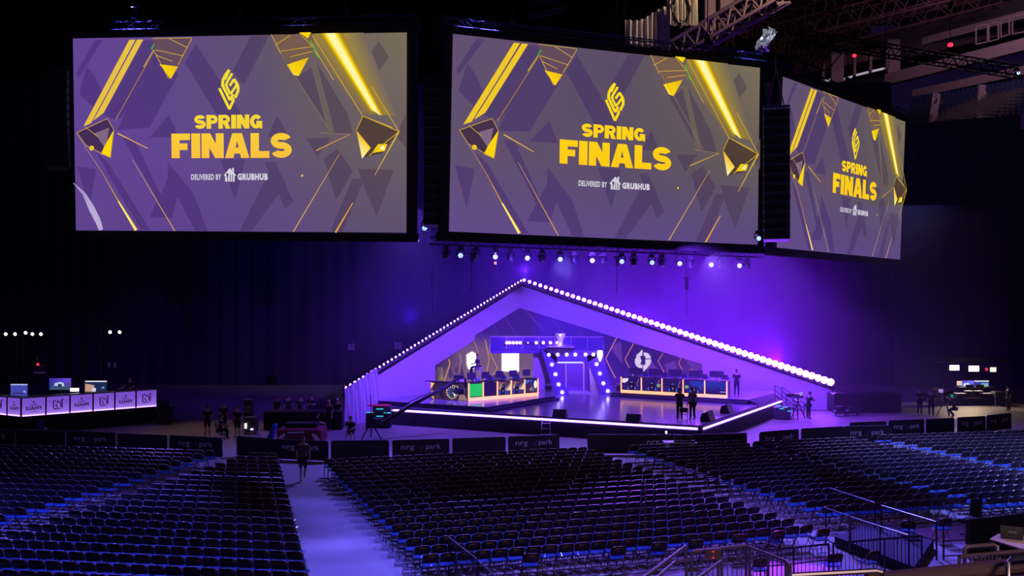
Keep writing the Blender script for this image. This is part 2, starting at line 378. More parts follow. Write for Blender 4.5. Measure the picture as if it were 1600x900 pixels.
    crystal([(375, 72), (535, 72), (505, 150), (440, 236), (378, 120)], lin((100, 74, 92)), [(402, 176), (478, 186), (447, 236)], [[(385, 118), (500, 144)], [(390, 140), (455, 165)], [(440, 72), (518, 112)], [(375, 72), (535, 72)], [(478, 180), (535, 76)], [(378, 118), (440, 235)]])
    crystal([(855, 66), (1018, 66), (1022, 130), (958, 232), (893, 142)], lin((118, 92, 78)), [(915, 186), (1002, 158), (962, 232), (940, 226)], [[(893, 132), (1015, 116)], [(870, 108), (930, 70)], [(930, 155), (1018, 135)], [(966, 62), (1022, 120), (1100, 250)], [(855, 66), (893, 142)]])
    P.poly([(966, 60), (1012, 60), (1000, 84)], gold2); P.line([(372, 118), (384, 96)], 6, lin((60, 170, 60))); P.line([(1010, 92), (1035, 150), (1048, 165)], 5, lin((90, 180, 40)))
    P.poly([(62, 452), (190, 395), (216, 442), (200, 556), (98, 500)], dk(.75, (56, 30, 50))); P.poly([(135, 455), (196, 432), (180, 520)], lin((126, 104, 130))); P.poly([(176, 506), (216, 440), (200, 556), (160, 540)], gold2)
    P.disc(122, 516, 10, gold2)
    for l_ in [[(62, 452), (190, 395)], [(62, 452), (98, 505), (200, 556)], [(190, 395), (216, 442), (200, 556)], [(98, 430), (150, 470)]]: P.line(l_, 3, lin((190, 150, 60)))
    P.poly([(1356, 456), (1216, 394), (1190, 450), (1212, 560), (1290, 540)], dk(.75, (70, 50, 30))); P.poly([(1190, 450), (1246, 520), (1212, 562)], [lin((230, 180, 10)), gold2, hot]); P.poly([(1250, 540), (1275, 505), (1310, 505), (1300, 532)], gold2); P.disc(1291, 519, 9, hot)
    for l_ in [[(1216, 394), (1356, 456), (1240, 550)], [(1216, 394), (1190, 450)], [(1216, 394), (1330, 440)], [(1020, 75), (1216, 394)], [(1250, 280), (1356, 456)]]: P.line(l_, 3.2, lin((205, 165, 40)))
    P.line([(1356, 456), (1262, 628)], [5, 1.5], gold)
    P.line([(62, 455), (170, 620), (236, 738)], [1, 2, 5], lin((205, 150, 50))); P.line([(234, 734), (306, 853)], [6, 12], lin((255, 216, 40))); P.line([(236, 738), (304, 853)], [2, 5], hot)
    P.line([(295, 565), (465, 855)], [1.5, 4], lin((205, 160, 70))); P.line([(235, 457), (358, 519)], [5, 3], lin((225, 175, 60))); P.line([(240, 457), (1, 1)], 0, gold, 0)
    P.line([(1168, 466), (1035, 530)], [2, 5], lin((200, 155, 60))); P.line([(1125, 545), (943, 855)], [1.5, 4], lin((214, 170, 70))); P.line([(1178, 738), (1110, 857)], [3, 7], lin((225, 165, 60)))
    P.line([(1165, 466), (1050, 460)], 2, lin((150, 125, 70))); P.disc(980, 630, 4, gold2); P.line([(875, 110), (1092, 455)], 1.6, lin((150, 130, 80)))
    if var == 0:
        P.line([(50, 660), (95, 705), (125, 765), (150, 815), (163, 853)], [2, 14, 26, 24, 18], [lin((170, 150, 200))] * 2 + [lin((188, 170, 214))] * 3)
    # diamond flame emblem (crop frame of the emblem -> picture frame)
    T = lambda x, y: (480 + (x - 80) * .5893 + (461 - 480) * 1.0 - 1, 0)
    sx = lambda x: 461 + (x - 80) * (930 - 461) / (875 - 80); sy = lambda y: 385 + (y - 385) * (560 - 385) / (677 - 385)
    gl = lambda x, y: mix(lin((244, 222, 44)), lin((252, 190, 62)), (y - 330) / 240) if var == 0 else mix(lin((255, 226, 20)), lin((255, 200, 20)), (y - 200) / 380)
    def st(pts, wd): P.line([(sx(a), sy(b_)) for a, b_ in pts], wd * .59, gl)
    P.up()
    st([(474, 88), (446, 125), (430, 160), (428, 200)], [4, 20, 22, 20][0:4] and 20); st([(428, 190), (478, 290), (500, 250)], 18); st([(446, 150), (474, 92)], 16)
    st([(494, 112), (462, 165), (450, 195)], 17); st([(450, 185), (482, 250), (528, 185)], 16); st([(506, 152), (478, 195)], 17); st([(506, 150), (532, 190), (536, 225), (514, 275)], 19)
    st([(408, 210), (476, 350)], 18); st([(474, 352), (504, 290), (500, 276)], 18)
    glyphs(P, 553, 387, 55, 'SPRING', gl); glyphs(P, 461, 461, 99, 'FINALS', gl)
    wh = lin((214, 208, 220)); P.text('DELIVERED BY', 541, 648, 662, 625, wh, .03); P.text('GRUBHUB', 728, 649, 848, 622, wh, .06)
    P.poly([(672, 630), (697, 600), (722, 630), (716, 634), (716, 655), (678, 655), (678, 634)], wh); P.poly([(706, 600), (713, 600), (713, 618), (706, 610)], wh, 0)
    for a in (688, 699, 708): P.line([(a, 626), (a, 655)], 3, D)
    P.poly([(683, 622), (693, 622), (690, 640), (686, 640)], D)
    return P.build('picture', P_SCR, parent)
SCR = [((-14.8454, 47.5598, 16.601), (.0626, .015, -.1092), 'large projection screen with gold crystal artwork, leftmost of the three', 0),
       ((5.6814, 49.3863, 16.3362), (.0005, .0189, .2996), 'large projection screen hanging right above the peaked stage, the middle one', 1),
       ((23.1203, 60.702, 16.0553), (.0405, .007, .775), 'projection screen turned sideways behind hanging speakers, rightmost of three', 1)]
for loc, (t, r_, a), lab, var in SCR:
    o = empty('projection_screen', loc, 0, lab, 'screen', 'hanging projection screens')
    o.matrix_world = Matrix.Translation(loc) @ Matrix.Rotation(a, 4, 'Z') @ Matrix.Rotation(t, 4, 'X') @ Matrix.Rotation(r_, 4, 'Y')
    screen_picture(o, var)
    b = MB(); b.box((0, .30, 0), (SW + .05, .12, SH + .05), BLKFAB, bev=.02); b.build('backing', o)
    b = MB()
    for sgn in (-1, 1): b.box((0, .3, sgn * (SH / 2 + .27)), (SW + 1.2, .45, .46), BLKFAB, bev=.05); b.box((sgn * (SW / 2 + .27), .3, 0), (.46, .44, SH + .1), BLKFAB, bev=.05)
    b.build('frame', o)
    b = MB(); truss(b, (-SW / 2 - .6, .3, SH / 2 + .75), (SW / 2 + .6, .3, SH / 2 + .75), .4, DMETAL, 30); b.build('truss', o)
    for x in (-SW * .32, 0, SW * .32):
        b = MB(); b.tube([(x, .3, SH / 2 + .8), (x, .3, SH / 2 + 24)], .03, DMETAL, 5); b.box((x, .3, SH / 2 + 1.4), (.25, .25, .6), DMETAL); b.build('chain_hoist', o)

# ------------------------------------------------------------------ line arrays
def line_array(top, bot, n, wd, rz, label, curve=.5):
    o = empty('line_array_speaker', top, rz, label, 'speaker', 'hanging line arrays'); H = top[2] - bot
    h = H / n
    for i in range(n):
        t = (i + .5) / n; b = MB(); y = curve * t ** 3 * 1.6
        b.box((0, y, -H * t), (wd, .75, h * .94), CASE, rx=-t * t * .35 * curve); b.box((0, y - .37, -H * t), (wd * .9, .04, h * .7), BLKFAB); b.build('speaker_box', o)
    b = MB(); b.box((0, 0, .12), (wd, .7, .1), DMETAL); b.tube([(-wd * .3, 0, .1), (0, 0, 2.2), (wd * .3, 0, .1)], .04, DMETAL, 6); b.tube([(0, 0, 2.2), (0, 0, 20)], .03, DMETAL, 5); b.build('rigging_frame', o)
    return o
p = AY(1213, 172, 46); line_array(p, AY(1213, 375, 46).z, 14, 1.35, R(-16), 'tall black line array speaker hanging between middle and right screens')
p = AY(678, 128, 47); line_array(p, AY(678, 352, 47).z, 15, 1.1, R(4), 'black line array speaker hanging in the gap between left and middle screens')
p = AY(88, 110, 48); line_array(p, AY(88, 262, 48).z, 12, 1.3, R(12), 'black line array speaker hanging left of the left projection screen')
p = AY(1200, 180, 52); b = MB(); truss(b, p, (p.x, p.y, AY(1200, 395, 52).z), .5, DMETAL, 16)
tag(b.build('lighting_truss'), 'vertical black truss tower beside the line array right of middle screen', 'truss')
p = AY(646, 120, 50); b = MB(); b.tube([p, (p.x, p.y, 51.65)], .03, DMETAL, 5); truss(b, p, (p.x, p.y, AY(646, 372, 50).z), .4, DMETAL, 18)
tag(b.build('lighting_truss'), 'vertical black truss in the gap right of the left screen', 'truss')

# ------------------------------------------------------------------ lighting truss with moving heads under the middle screen
ta = AY(672, 376, 51); tb = AY(1192, 397, 56); b = MB(); truss(b, ta, tb, .42, DMETAL, 34)
tag(b.build('lighting_truss'), 'long horizontal truss under the middle screen carrying moving heads', 'truss')
HEADS = [(697, 0), (720, 1), (744, 0), (774, 1), (797, 0), (824, 1), (847, 0), (875, 1), (896, 0), (925, 1), (942, 0), (971, 1), (990, 0), (1018, 1), (1034, 0), (1061, 1), (1078, 0), (1110, 1), (1124, 0), (1154, 1), (1167, 0)]
def moving_head(loc, tilt, lit, label, lens=None, s=1.0, grp='moving heads under the middle screen'):
    o = empty('moving_head_light', loc, 0, label, 'stage light', grp)
    b = MB(); b.box((0, 0, -.12 * s), (.36 * s, .3 * s, .2 * s), CASE); b.build('base', o)
    b = MB(); b.tube([(-.24 * s, 0, -.24 * s), (-.26 * s, 0, -.6 * s)], .04 * s, DMETAL, 6); b.tube([(.24 * s, 0, -.24 * s), (.26 * s, 0, -.6 * s)], .04 * s, DMETAL, 6); b.box((0, 0, -.25 * s), (.56 * s, .2 * s, .06 * s), CASE); b.build('yoke', o)
    M = Matrix.Translation((0, 0, -.6 * s)) @ Matrix.Rotation(tilt, 4, 'X')
    b = MB(); b.lathe([(.08 * s, -.30 * s), (.17 * s, -.24 * s), (.2 * s, -.05 * s), (.22 * s, .2 * s), (.21 * s, .26 * s)], CASE, M=M, n=12); h = b.build('head', o, True)
    b = MB(); b.lathe([(.17 * s, .26 * s), (.17 * s, .275 * s), (.01, .30 * s)], (lens or LAMPC) if lit else DMETAL, M=M, n=12); b.build('lens', h)
    return o
for i, (px, lit) in enumerate(HEADS):
    t = (px - 672) / 520; p = ta.lerp(tb, t); t2 = (AY(px, 380, p.y)).x; p.x = t2
    moving_head(p + Vector((0, 0, -.25)), R(100 if lit else 172), lit, ('lit bluish' if lit else 'unlit black') + ' moving head, ' + ['first', 'second', 'third', 'fourth', 'fifth', 'sixth', 'seventh', 'eighth', 'ninth', 'tenth', 'eleventh'][i // 2] + ' of its kind along the truss from left', s=.85)
for px, py, Y, l in [(664, 357, 49, 'small bright spotlight left of the pair under the left line array'), (690, 358, 49, 'small bright spotlight right of the pair beside the middle screen'), (1184, 373, 52, 'bright spotlight at the bottom right corner of the middle screen')]:
    p = AY(px, py, Y); moving_head((p.x, p.y, p.z + .5), R(95), 1, l, s=.8, grp='small spotlights beside the screens')
p = AY(1589, 114, 84); moving_head((p.x, p.y, p.z + .5), R(95), 1, 'blue-white spotlight high on the right seating stand', s=.9, grp='house spotlights')
o = spot('stand_spot_light', (p.x, p.y - .3, p.z), (50, 88, 20), (.05, .12, 1), 2500, 55, .6)

# ------------------------------------------------------------------ peaked stage set: plan points
L0 = Vector((-10.9, 53.9)); D0 = Vector((.58, 66.8)); R0 = Vector((22.3, 61.7))
dL = (D0 - L0).normalized(); dR = (R0 - D0).normalized(); nL = Vector((-dL.y, dL.x)); nR = Vector((-dR.y, dR.x))   # pointing away from the stage
wl = lambda px, py, off=0: WP(px, py, L0 + nL * off, dL)
wr = lambda px, py, off=0: WP(px, py, D0 + nR * off, dR)
def gz(p, z=0.0): return Vector((p.x, p.y, z))
A = Vector((9.93, 46.2, 0)); B_ = Vector((-7.4, 54.3, 0)); C_ = Vector((18.1, 59.2, 0))
DECK = 1.05; RIS = 1.35
b = MB(); pl = [A, C_, Vector((18.6, 62.0, 0)), Vector((.6, 66.2, 0)), Vector((-8.9, 56.0, 0)), B_]
cen = Vector((4, 58, 0))
ins = lambda P, d: [p + (cen - p).normalized() * d for p in P]
b.prism(ins(pl, .06), (0, 0, DECK - .05), SKIRT); stage = b.build('stage', label if False else None) if False else b.build('stage')
tag(stage, 'glossy angular stage with violet edge strip under the white peaked walls', 'stage')
b = MB(); b.prism([p + Vector((0, 0, DECK - .05)) for p in ins(pl, .3)], (0, 0, .05), STAGEF); b.build('deck', stage)
b = MB()
for p, q in ((A, B_), (A, C_)):
    t = (q - p).normalized(); n = Vector((t.y, -t.x, 0)); n = n if (p + n - cen).length > (p - cen).length else -n
    for z0, z1, d in ((0, .80, .05), (.98, 1.02, .10)):
        b.prism([p + Vector((0, 0, z0)), q + Vector((0, 0, z0)), q - n * d * 2 + Vector((0, 0, z0)), p - n * d * 2 + Vector((0, 0, z0))], (0, 0, z1 - z0), SKIRT)
b.build('skirt', stage)
for p, q, in ((A, B_), (A, C_)):
    t = (q - p).normalized(); b = MB(); b.tube([p + t * .25 + Vector((0, 0, .90)), q - t * .1 + Vector((0, 0, .90))], .055, LEDSTRIP, 8); b.build('light_strip', stage)
lf = [G(592, 626, RIS), G(760, 636, RIS), G(868, 618, RIS)]; lf += [Vector((2.2, 64.4, RIS)), Vector((.5, 65.6, RIS)), Vector((-8.5, 56.2, RIS))]
b = MB(); b.prism([gz(p, DECK) for p in lf], (0, 0, RIS - DECK - .02), SKIRT); b.prism([gz(p, RIS - .02) for p in lf], (0, 0, .02), STAGEF)
q0, q1, q2 = [gz(p, DECK) for p in lf[:3]]; n = Vector((.62, -.78, 0)) * .35
b.prism([q1, q2, q2 + n, q1 + n], (0, 0, .15), SKIRT); b.build('desk_riser', stage)
rf = [G(956, 612.5, RIS), G(1169, 624.5, RIS), G(1210, 614, RIS), Vector((18.2, 61.6, RIS)), Vector((6.6, 64.4, RIS))]
b = MB(); b.prism([gz(p, DECK) for p in rf], (0, 0, RIS - DECK - .02), SKIRT); b.prism([gz(p, RIS - .02) for p in rf], (0, 0, .02), STAGEF)
q0, q1 = gz(rf[0], DECK), gz(rf[1], DECK); n = Vector((-.45, -.89, 0)) * .35
b.prism([q0, q1, q1 + n, q0 + n], (0, 0, .15), SKIRT); b.prism([gz(rf[1], RIS), gz(rf[2], RIS), Vector((C_.x - .2, C_.y, .96)), A.lerp(C_, .70) + Vector((0, 0, .96))], (0, 0, -.05), SKIRT); b.build('desk_riser', stage)

# white stretch-fabric walls
def wallpoly(name, pts, n2, m, label, cat, th=.12):
    b = MB(); b.prism(pts, (n2.x * th, n2.y * th, 0), m); return tag(b.build(name, tri=True), label, cat)
Lp = [wl(812, 443), wl(812, 481), wl(742, 524), wl(742, 531), wl(680, 571), gz(wl(680, 600), .0), gz(wl(600, 600), 0), gz(wl(533, 600), 0), wl(533, 612)]
wallpoly('stretch_fabric_wall', Lp, nL, WFAB, 'white stretch fabric wall sloping from the stage peak down to the left', 'fabric wall')
Rp = [wr(812, 443), wr(1299, 602), gz(wr(1297, 600), 0), gz(wr(1097, 600), 0), wr(1097, 569), wr(812, 481)]
wallpoly('stretch_fabric_wall', Rp, nR, WFAB, 'white stretch fabric wall sloping from the stage peak down to the right', 'fabric wall')
# loose cloth gathered at the left foot
V = []; F = []; N = 46
for i in range(N):
    px = 536 + (588 - 536) * i / (N - 1); ytop = 608 - (px - 536) * .66; p = wl(px, ytop, -.25); t = i / (N - 1)
    for k in range(6):
        s_ = k / 5; off = .10 * math.sin(i * 1.35) * (1 + s_) + .05 * math.sin(i * .6 + k); z = p.z * (1 - s_) + .02 * s_
        q = Vector((p.x, p.y, z)) - Vector((nL.x, nL.y, 0)) * (off + .1 + s_ * .5 * t); V.append(q)
for i in range(N - 1):
    for k in range(5): a = i * 6 + k; F.append([a, a + 6, a + 7, a + 1])
b = MB(); b.add(V, F, WFAB); tag(b.build('gathered_cloth', smooth=True), 'loose wrinkled white cloth gathered at the low left end of the stage wall', 'cloth')

# roof trusses with the two rows of lamps
def roof_line(pa, pb, nlamp, lamp_m, n2, label, rad, sc):
    pa, pb = Vector(pa), Vector(pb); o = empty('roof_light_truss', pa, 0, label, 'light truss', 'roof edge light trusses')
    d = pb - pa; up = Vector((0, 0, 1)); out = Vector((-n2.x, -n2.y, 0))
    b = MB(); truss(b, out * .15 - up * .20, d + out * .15 - up * .20, .28, DMETAL, 50, r=.03); b.build('truss', o)
    b = MB(); b.tube([out * .1 - up * .34, d + out * .1 - up * .34], .10, BLKFAB, 6); b.build('edge_beam', o)
    M0 = out.to_track_quat('Z', 'Y').to_matrix().to_4x4()
    h = MB(); h.lathe([(rad * .55, -.22), (rad * 1.05, -.14), (rad * 1.1, 0)], CASE, M=M0, n=10); h.tube([(0, 0, 0), (0, 0, -.2)], .025, DMETAL, 5)
    l_ = MB(); l_.lathe([(rad, .0), (rad * .95, .03), (.01, .05)], lamp_m, M=M0, n=10)
    ho = h.build('lamp', o); lo = l_.build('lens', ho)
    for i in range(nlamp):
        t = (i + .5) / nlamp; t = t if sc == 1 else 1 - t; p = d * t + out * .25 + up * .08
        if i == 0: c = ho
        else:
            c = ho.copy(); COL.objects.link(c); c.parent = o; e = lo.copy(); COL.objects.link(e); e.parent = c
        c.location = p; k_ = (.62 + .85 * t ** .8) if sc == 2 else 1; c.scale = (k_, k_, k_)  # right-row lamps widen along the edge, imitating overexposed bloom
    return o
roof_line(wl(812, 439), wl(533, 609), 50, LAMPV, nL, 'dim row of small violet lamps along the left roof edge of the stage', .075, 1)
roof_line(wr(816, 438), wr(1302, 600), 54, LAMPR, nR, 'blazing row of violet-white lamps along the right roof edge of the stage', .17, 2)

# ------------------------------------------------------------------ LED walls behind the desks
def led_wall(poly_px, zb, wfun, n2, off, paintfun, label):
    o = empty('led_wall', gz(wfun(poly_px[-1][0], 600, off), zb), 0, label, 'LED wall', 'LED walls of the stage')
    top = [wfun(x, y, off) for x, y in poly_px]; pts = top + [gz(top[-1], zb), gz(top[0], zb)]
    inv = Matrix.Translation(-o.location)
    b = MB(); b.prism([p - o.location + Vector((n2.x, n2.y, 0)) * .03 for p in pts], (n2.x * .2, n2.y * .2, 0), BLKFAB); b.build('panel_backing', o, tri=True)
    P = Paint(lambda x, y: wfun(x, y, off) - o.location, (-n2.x, -n2.y, 0), .008); paintfun(P, pts); P.build('picture', P_LED, o)
    return o
def pxgrid(P, topf, x0, x1, wfun, off, zb, col, nx=16, ny=8):
    P.up(); k = len(P.v)
    for j in range(ny + 1):
        for i in range(nx + 1):
            x = x0 + (x1 - x0) * i / nx; t = wfun(x, topf(x), off); q = gz(t, t.z + (zb - t.z) * j / ny)
            y = 450 - FPX * ((q.z - CAMZ) * math.cos(PITCH) - q.y * math.sin(PITCH)) / (q.y * math.cos(PITCH) + (q.z - CAMZ) * math.sin(PITCH))
            P.v.append(tuple(P.fm(0, 0) * 0 + q - P.org)); P.c.append((*col(x, y), 1))
    for j in range(ny):
        for i in range(nx): a = k + j * (nx + 1) + i; P.f.append([a, a + 1, a + nx + 2, a + nx + 1])
def cmul(c, k): return tuple(x * k for x in c)
def paintL(P, pts):
    P.org = Vector((0, 0, 0)); base = P.fm; P.org = wl(812, 600, .5) * 0 + ORG[0]
    def col(x, y):
        c = mix(lin((24, 10, 60)), lin((112, 84, 112)), (x - 680) / 45); c = mix(c, lin((52, 22, 130)), max(0, (545 - y) / 22)); c = mix(c, lin((150, 120, 140)), max(0, (y - 570) / 60)); return c
    pxgrid(P, lambda x: 566 - (x - 678) * (566 - 472) / 134, 678, 812, wl, .5, RIS, col)
    T = lambda q: [(670 + x / 8.889, 540 + y / 8.889) for x, y in q]
    P.poly(T([(90, 480), (120, 300), (190, 300), (200, 480)]), [lin((50, 26, 70)), lin((100, 74, 96)), lin((120, 100, 96)), lin((160, 140, 50))])
    for q in [[(290, 300), (340, 400), (300, 470), (270, 420)], [(350, 330), (430, 260), (420, 470)], [(440, 220), (500, 470), (430, 480)], [(1230, 380), (1290, 340), (1280, 420), (1200, 470)], [(1340, 280), (1400, 300), (1380, 360)], [(850, 430), (960, 380), (960, 470), (850, 480)]]: P.poly(T(q), lin((70, 50, 86)))
    g = lin((230, 160, 70))
    for q, w_ in [([(265, 190), (285, 245), (205, 490)], 1.3), ([(415, 100), (438, 210), (395, 400)], .7), ([(620, -60), (680, 110), (690, 130)], .7), ([(770, -80), (828, 190), (765, 480)], 1.0), ([(820, 60), (940, 310), (880, 400)], .9), ([(1190, 440), (1250, 330), (1225, 280)], 1.0), ([(1300, 75), (1430, 350), (1375, 440)], 1.1)]: P.line(T(q), w_, g)
    for q in [[(600, -400), (760, -70)], [(880, -330), (1010, 60)], [(1000, -480), (1200, -120), (1130, 60)]]: P.line(T(q), .5, lin((110, 70, 220)))
    P.poly(T([(490, 120), (580, 66), (650, 112), (648, 270), (610, 340), (565, 362), (515, 330), (492, 260)]), lin((170, 140, 130)))
    P.poly(T([(505, 125), (580, 84), (636, 120), (632, 262), (600, 322), (565, 343), (525, 312), (508, 250)]), cmul((1, .93, .80), 2.2))
    P.poly(T([(980, 70), (1236, 66), (1236, 364), (980, 368)]), lin((176, 150, 150))); P.poly(T([(991, 85), (1225, 80), (1226, 352), (992, 355)]), cmul((1, .95, .86), 2.2))
    for y in (125, 150, 175, 250): P.line(T([(1060, y), (1190, y + 14)]), .4, lin((240, 200, 170)))
def paintR(P, pts):
    P.org = ORG[0]
    def col(x, y):
        if x < 831: return mix(mix(lin((112, 84, 112)), lin((52, 22, 130)), max(0, (545 - y) / 22)), lin((150, 120, 140)), max(0, (y - 570) / 60))
        c = mix(lin((58, 20, 190)), lin((44, 20, 110)), (x - 900) / 80); c = mix(c, lin((84, 40, 120)), max(0, (x - 1020) / 90)); return mix(c, lin((70, 26, 190)), max(0, (y - 570) / 60))
    pxgrid(P, lambda x: 472 + (x - 812) * (566 - 472) / 288, 812, 1099, wr, .5, RIS, col)
    T = lambda q: [(920 + x / 4.7375, 500 + y / 4.7375) for x, y in q]
    for q in [[(430, 250), (520, 380), (430, 400)], [(560, 330), (640, 300), (660, 400), (580, 400)], [(700, 280), (830, 330), (800, 400)], [(160, 200), (240, 160), (250, 330)]]: P.poly(T(q), lin((92, 50, 150)))
    P.disc(*T([(760, 385)])[0], 5, lin((170, 110, 90)))
    g = lin((255, 160, 110))
    for q, w_ in [([(212, 120), (126, 286), (197, 430)], .9), ([(335, 168), (268, 290), (332, 415)], .8), ([(550, 245), (513, 302), (560, 388)], .6), ([(686, 280), (664, 318), (694, 370)], .6)]: P.line(T(q), w_, g)
    for q in [[(-500, -110), (-330, 80)], [(-300, -60), (-190, 100)], [(-100, 0), (-60, 110), (20, 240)]]: P.line(T(q), .5, lin((120, 80, 230)))
    W_ = lin((225, 205, 235)); cir = lambda a0, a1, r, cx=403, cy=300: [(cx + r * math.cos(R(a)), cy - r * math.sin(R(a))) for a in range(a0, a1 + 1, 9)]
    P.poly(T([(398, 216), (398, 262), (355, 272), (350, 262), (370, 246)]), W_); P.poly(T([(355, 272), (384, 268), (384, 290), (342, 292)]), W_); P.poly(T([(342, 290), (390, 290), (390, 312), (342, 314)]), W_); P.poly(T([(342, 312), (384, 312), (386, 330), (352, 340)]), W_)
    P.poly(T([(352, 338), (398, 330), (398, 362), (372, 354)]), W_); P.poly(T([(408, 238), (440, 245), (458, 268), (460, 284), (420, 284), (420, 268), (408, 264)]), W_)
    P.poly(T([(420, 292), (464, 290), (458, 322), (435, 352), (404, 383), (404, 332), (420, 330)]), W_)
for i_, (pf, w_, n_, lab, px0) in enumerate([(paintL, wl, nL, 'tall LED wall with white crest and square behind the left desk', [(678, 566), (812, 472)]), (paintR, wr, nR, 'purple LED wall with pale round emblem behind the right desk', [(812, 472), (1099, 566)])]):
    ORG = [gz(w_(px0[-1][0], 600, .5), RIS)]
    led_wall(px0, RIS, w_, n_, .5, pf, lab)

# ------------------------------------------------------------------ player desks
def along(p, q, n2):                 # frame: u along p->q (0..1), v = height, pushed out along n2
    return lambda u, v: Vector((p.x + (q.x - p.x) * u, p.y + (q.y - p.y) * u, v)) + n2 * .03
def desk(pts, h, ncell, pics, label, depth=.8, endpic=None):
    org = Vector((pts[0].x, pts[0].y, RIS)); o = empty('player_desk', org, 0, label, 'desk', 'long player desks on stage')
    pts = [gz(p) - gz(org) for p in pts]
    p, q = pts[-2], pts[-1]; t = (q - p).normalized(); n2 = Vector((t.y, -t.x, 0)); L = (q - p).length
    back = -n2 * depth
    poly = pts + [q + back, p + back * 1.0 + t * .1] + ([pts[0] + back * .9] if len(pts) == 3 else [])
    b = MB(); b.prism([a + Vector((0, 0, h - .05)) for a in poly], (0, 0, .05), BLACK); b.build('worktop', o, tri=True)
    b = MB(); b.prism([a - n2 * .0 for a in (p, q, q + back * .12, p + back * .12)], (0, 0, .28), BLACK); b.prism([q, q + back, q + back - t * .05, q - t * .05], (0, 0, h - .05), BLACK); b.prism([p + Vector((0, 0, .28)), q + Vector((0, 0, .28)), q + back * .1 + Vector((0, 0, .28)), p + back * .1 + Vector((0, 0, .28))], (0, 0, h - .36), BLACK); b.build('body', o)
    b = MB(); b.prism([a + n2 * .02 for a in (p, q)] + [a + n2 * .06 for a in (q, p)], (0, 0, .20), ORANGE); b.build('light_strip', o)
    for i in range(ncell + 1):
        c = p + t * (L * i / ncell) + n2 * .04; b = MB(); b.box((c.x, c.y, h / 2), (.07, .07, h - .03), ORANGE, rz=math.atan2(t.y, t.x)); b.build('light_post', o)
    for i in range(ncell):
        u0 = (i + .5) / ncell - .5 / ncell + .055 / L; u1 = (i + 1) / ncell - .055 / L; pp = p + t * L * u0; qq = p + t * L * u1
        P = Paint(lambda u, v: Vector((pp.x + (qq.x - pp.x) * u, pp.y + (qq.y - pp.y) * u, .26 + v * (h - .34))) + n2 * .02, n2, .004); pics(P, i); P.build('panel', P_LED, o)
    if len(pts) == 3:
        a, c = pts[0], pts[1]; t2 = (c - a).normalized(); m2 = Vector((t2.y, -t2.x, 0))
        b = MB(); b.prism([a, c, c - m2 * .1, a - m2 * .1], (0, 0, h - .05), BLACK); b.build('side_body', o)
        P = Paint(lambda u, v: Vector((a.x + (c.x - a.x) * u, a.y + (c.y - a.y) * u, .02 + v * (h - .08))) + m2 * .01, m2, .004); endpic(P); P.build('panel', P_LED, o)
    return o, org, p, q, t, n2
def chairpic(P, glow, floorc, blue=True, x=.5):
    P.poly([(0, 0), (1, 0), (1, .28), (0, .34)], floorc)
    P.poly([(x - .24, .02), (x - .14, .42), (x - .10, .02)], glow); P.poly([(x + .24, .02), (x + .14, .42), (x + .10, .02)], glow)
    P.poly([(x - .15, .0), (x + .15, .0), (x + .17, .5), (x + .12, .74), (x + .06, .80), (x - .06, .80), (x - .12, .74), (x - .17, .5)], lin((14, 8, 40))); P.poly([(x - .08, .62), (x + .08, .62), (x + .07, .67), (x - .07, .67)], lin((120, 150, 220))); P.poly([(x, .15), (x + .04, .26), (x, .38), (x - .04, .26)], lin((180, 120, 110)))
def picsL(P, i):
    if i == 0: P.poly([(0, 0), (1, 0), (1, 1), (0, 1)], lin((30, 196, 88)))
    elif i == 1: P.poly([(0, 0), (1, 0), (1, 1), (0, 1)], [lin((40, 12, 84)), lin((30, 14, 74)), lin((22, 10, 60)), lin((26, 10, 66))])
    elif i < 4:
        P.poly([(0, 0), (1, 0), (1, 1), (0, 1)], [lin((90, 60, 120)), lin((255, 240, 220)), lin((40, 16, 70)), lin((150, 90, 60))])
        P.poly([(.55, .1), (1, .1), (1, .8), (.8, .5), (.7, .35)], [lin((255, 245, 230)), lin((255, 245, 230)), lin((255, 200, 140)), lin((240, 170, 110)), lin((230, 190, 170))]); P.poly([(.1, .5), (.35, .95), (.25, .4)], lin((240, 190, 130)))
        chairpic(P, lin((30, 80, 220)), lin((60, 50, 130)), x=.38)
    else:
        P.poly([(0, 0), (1, 0), (1, 1), (0, 1)], [lin((60, 30, 60)), lin((90, 50, 70)), lin((60, 40, 110)), lin((40, 20, 80))]); P.poly([(0, .7), (0, 1), (.7, 1)], lin((50, 100, 230))); P.poly([(.3, .2), (.6, .5), (.5, .1)], lin((190, 130, 90)))
        P.disc(.85, .62, .14, lin((255, 250, 240)), ry=.32); P.poly([(.5, .1), (.75, .1), (.75, .32), (.5, .32)], lin((40, 120, 170)))
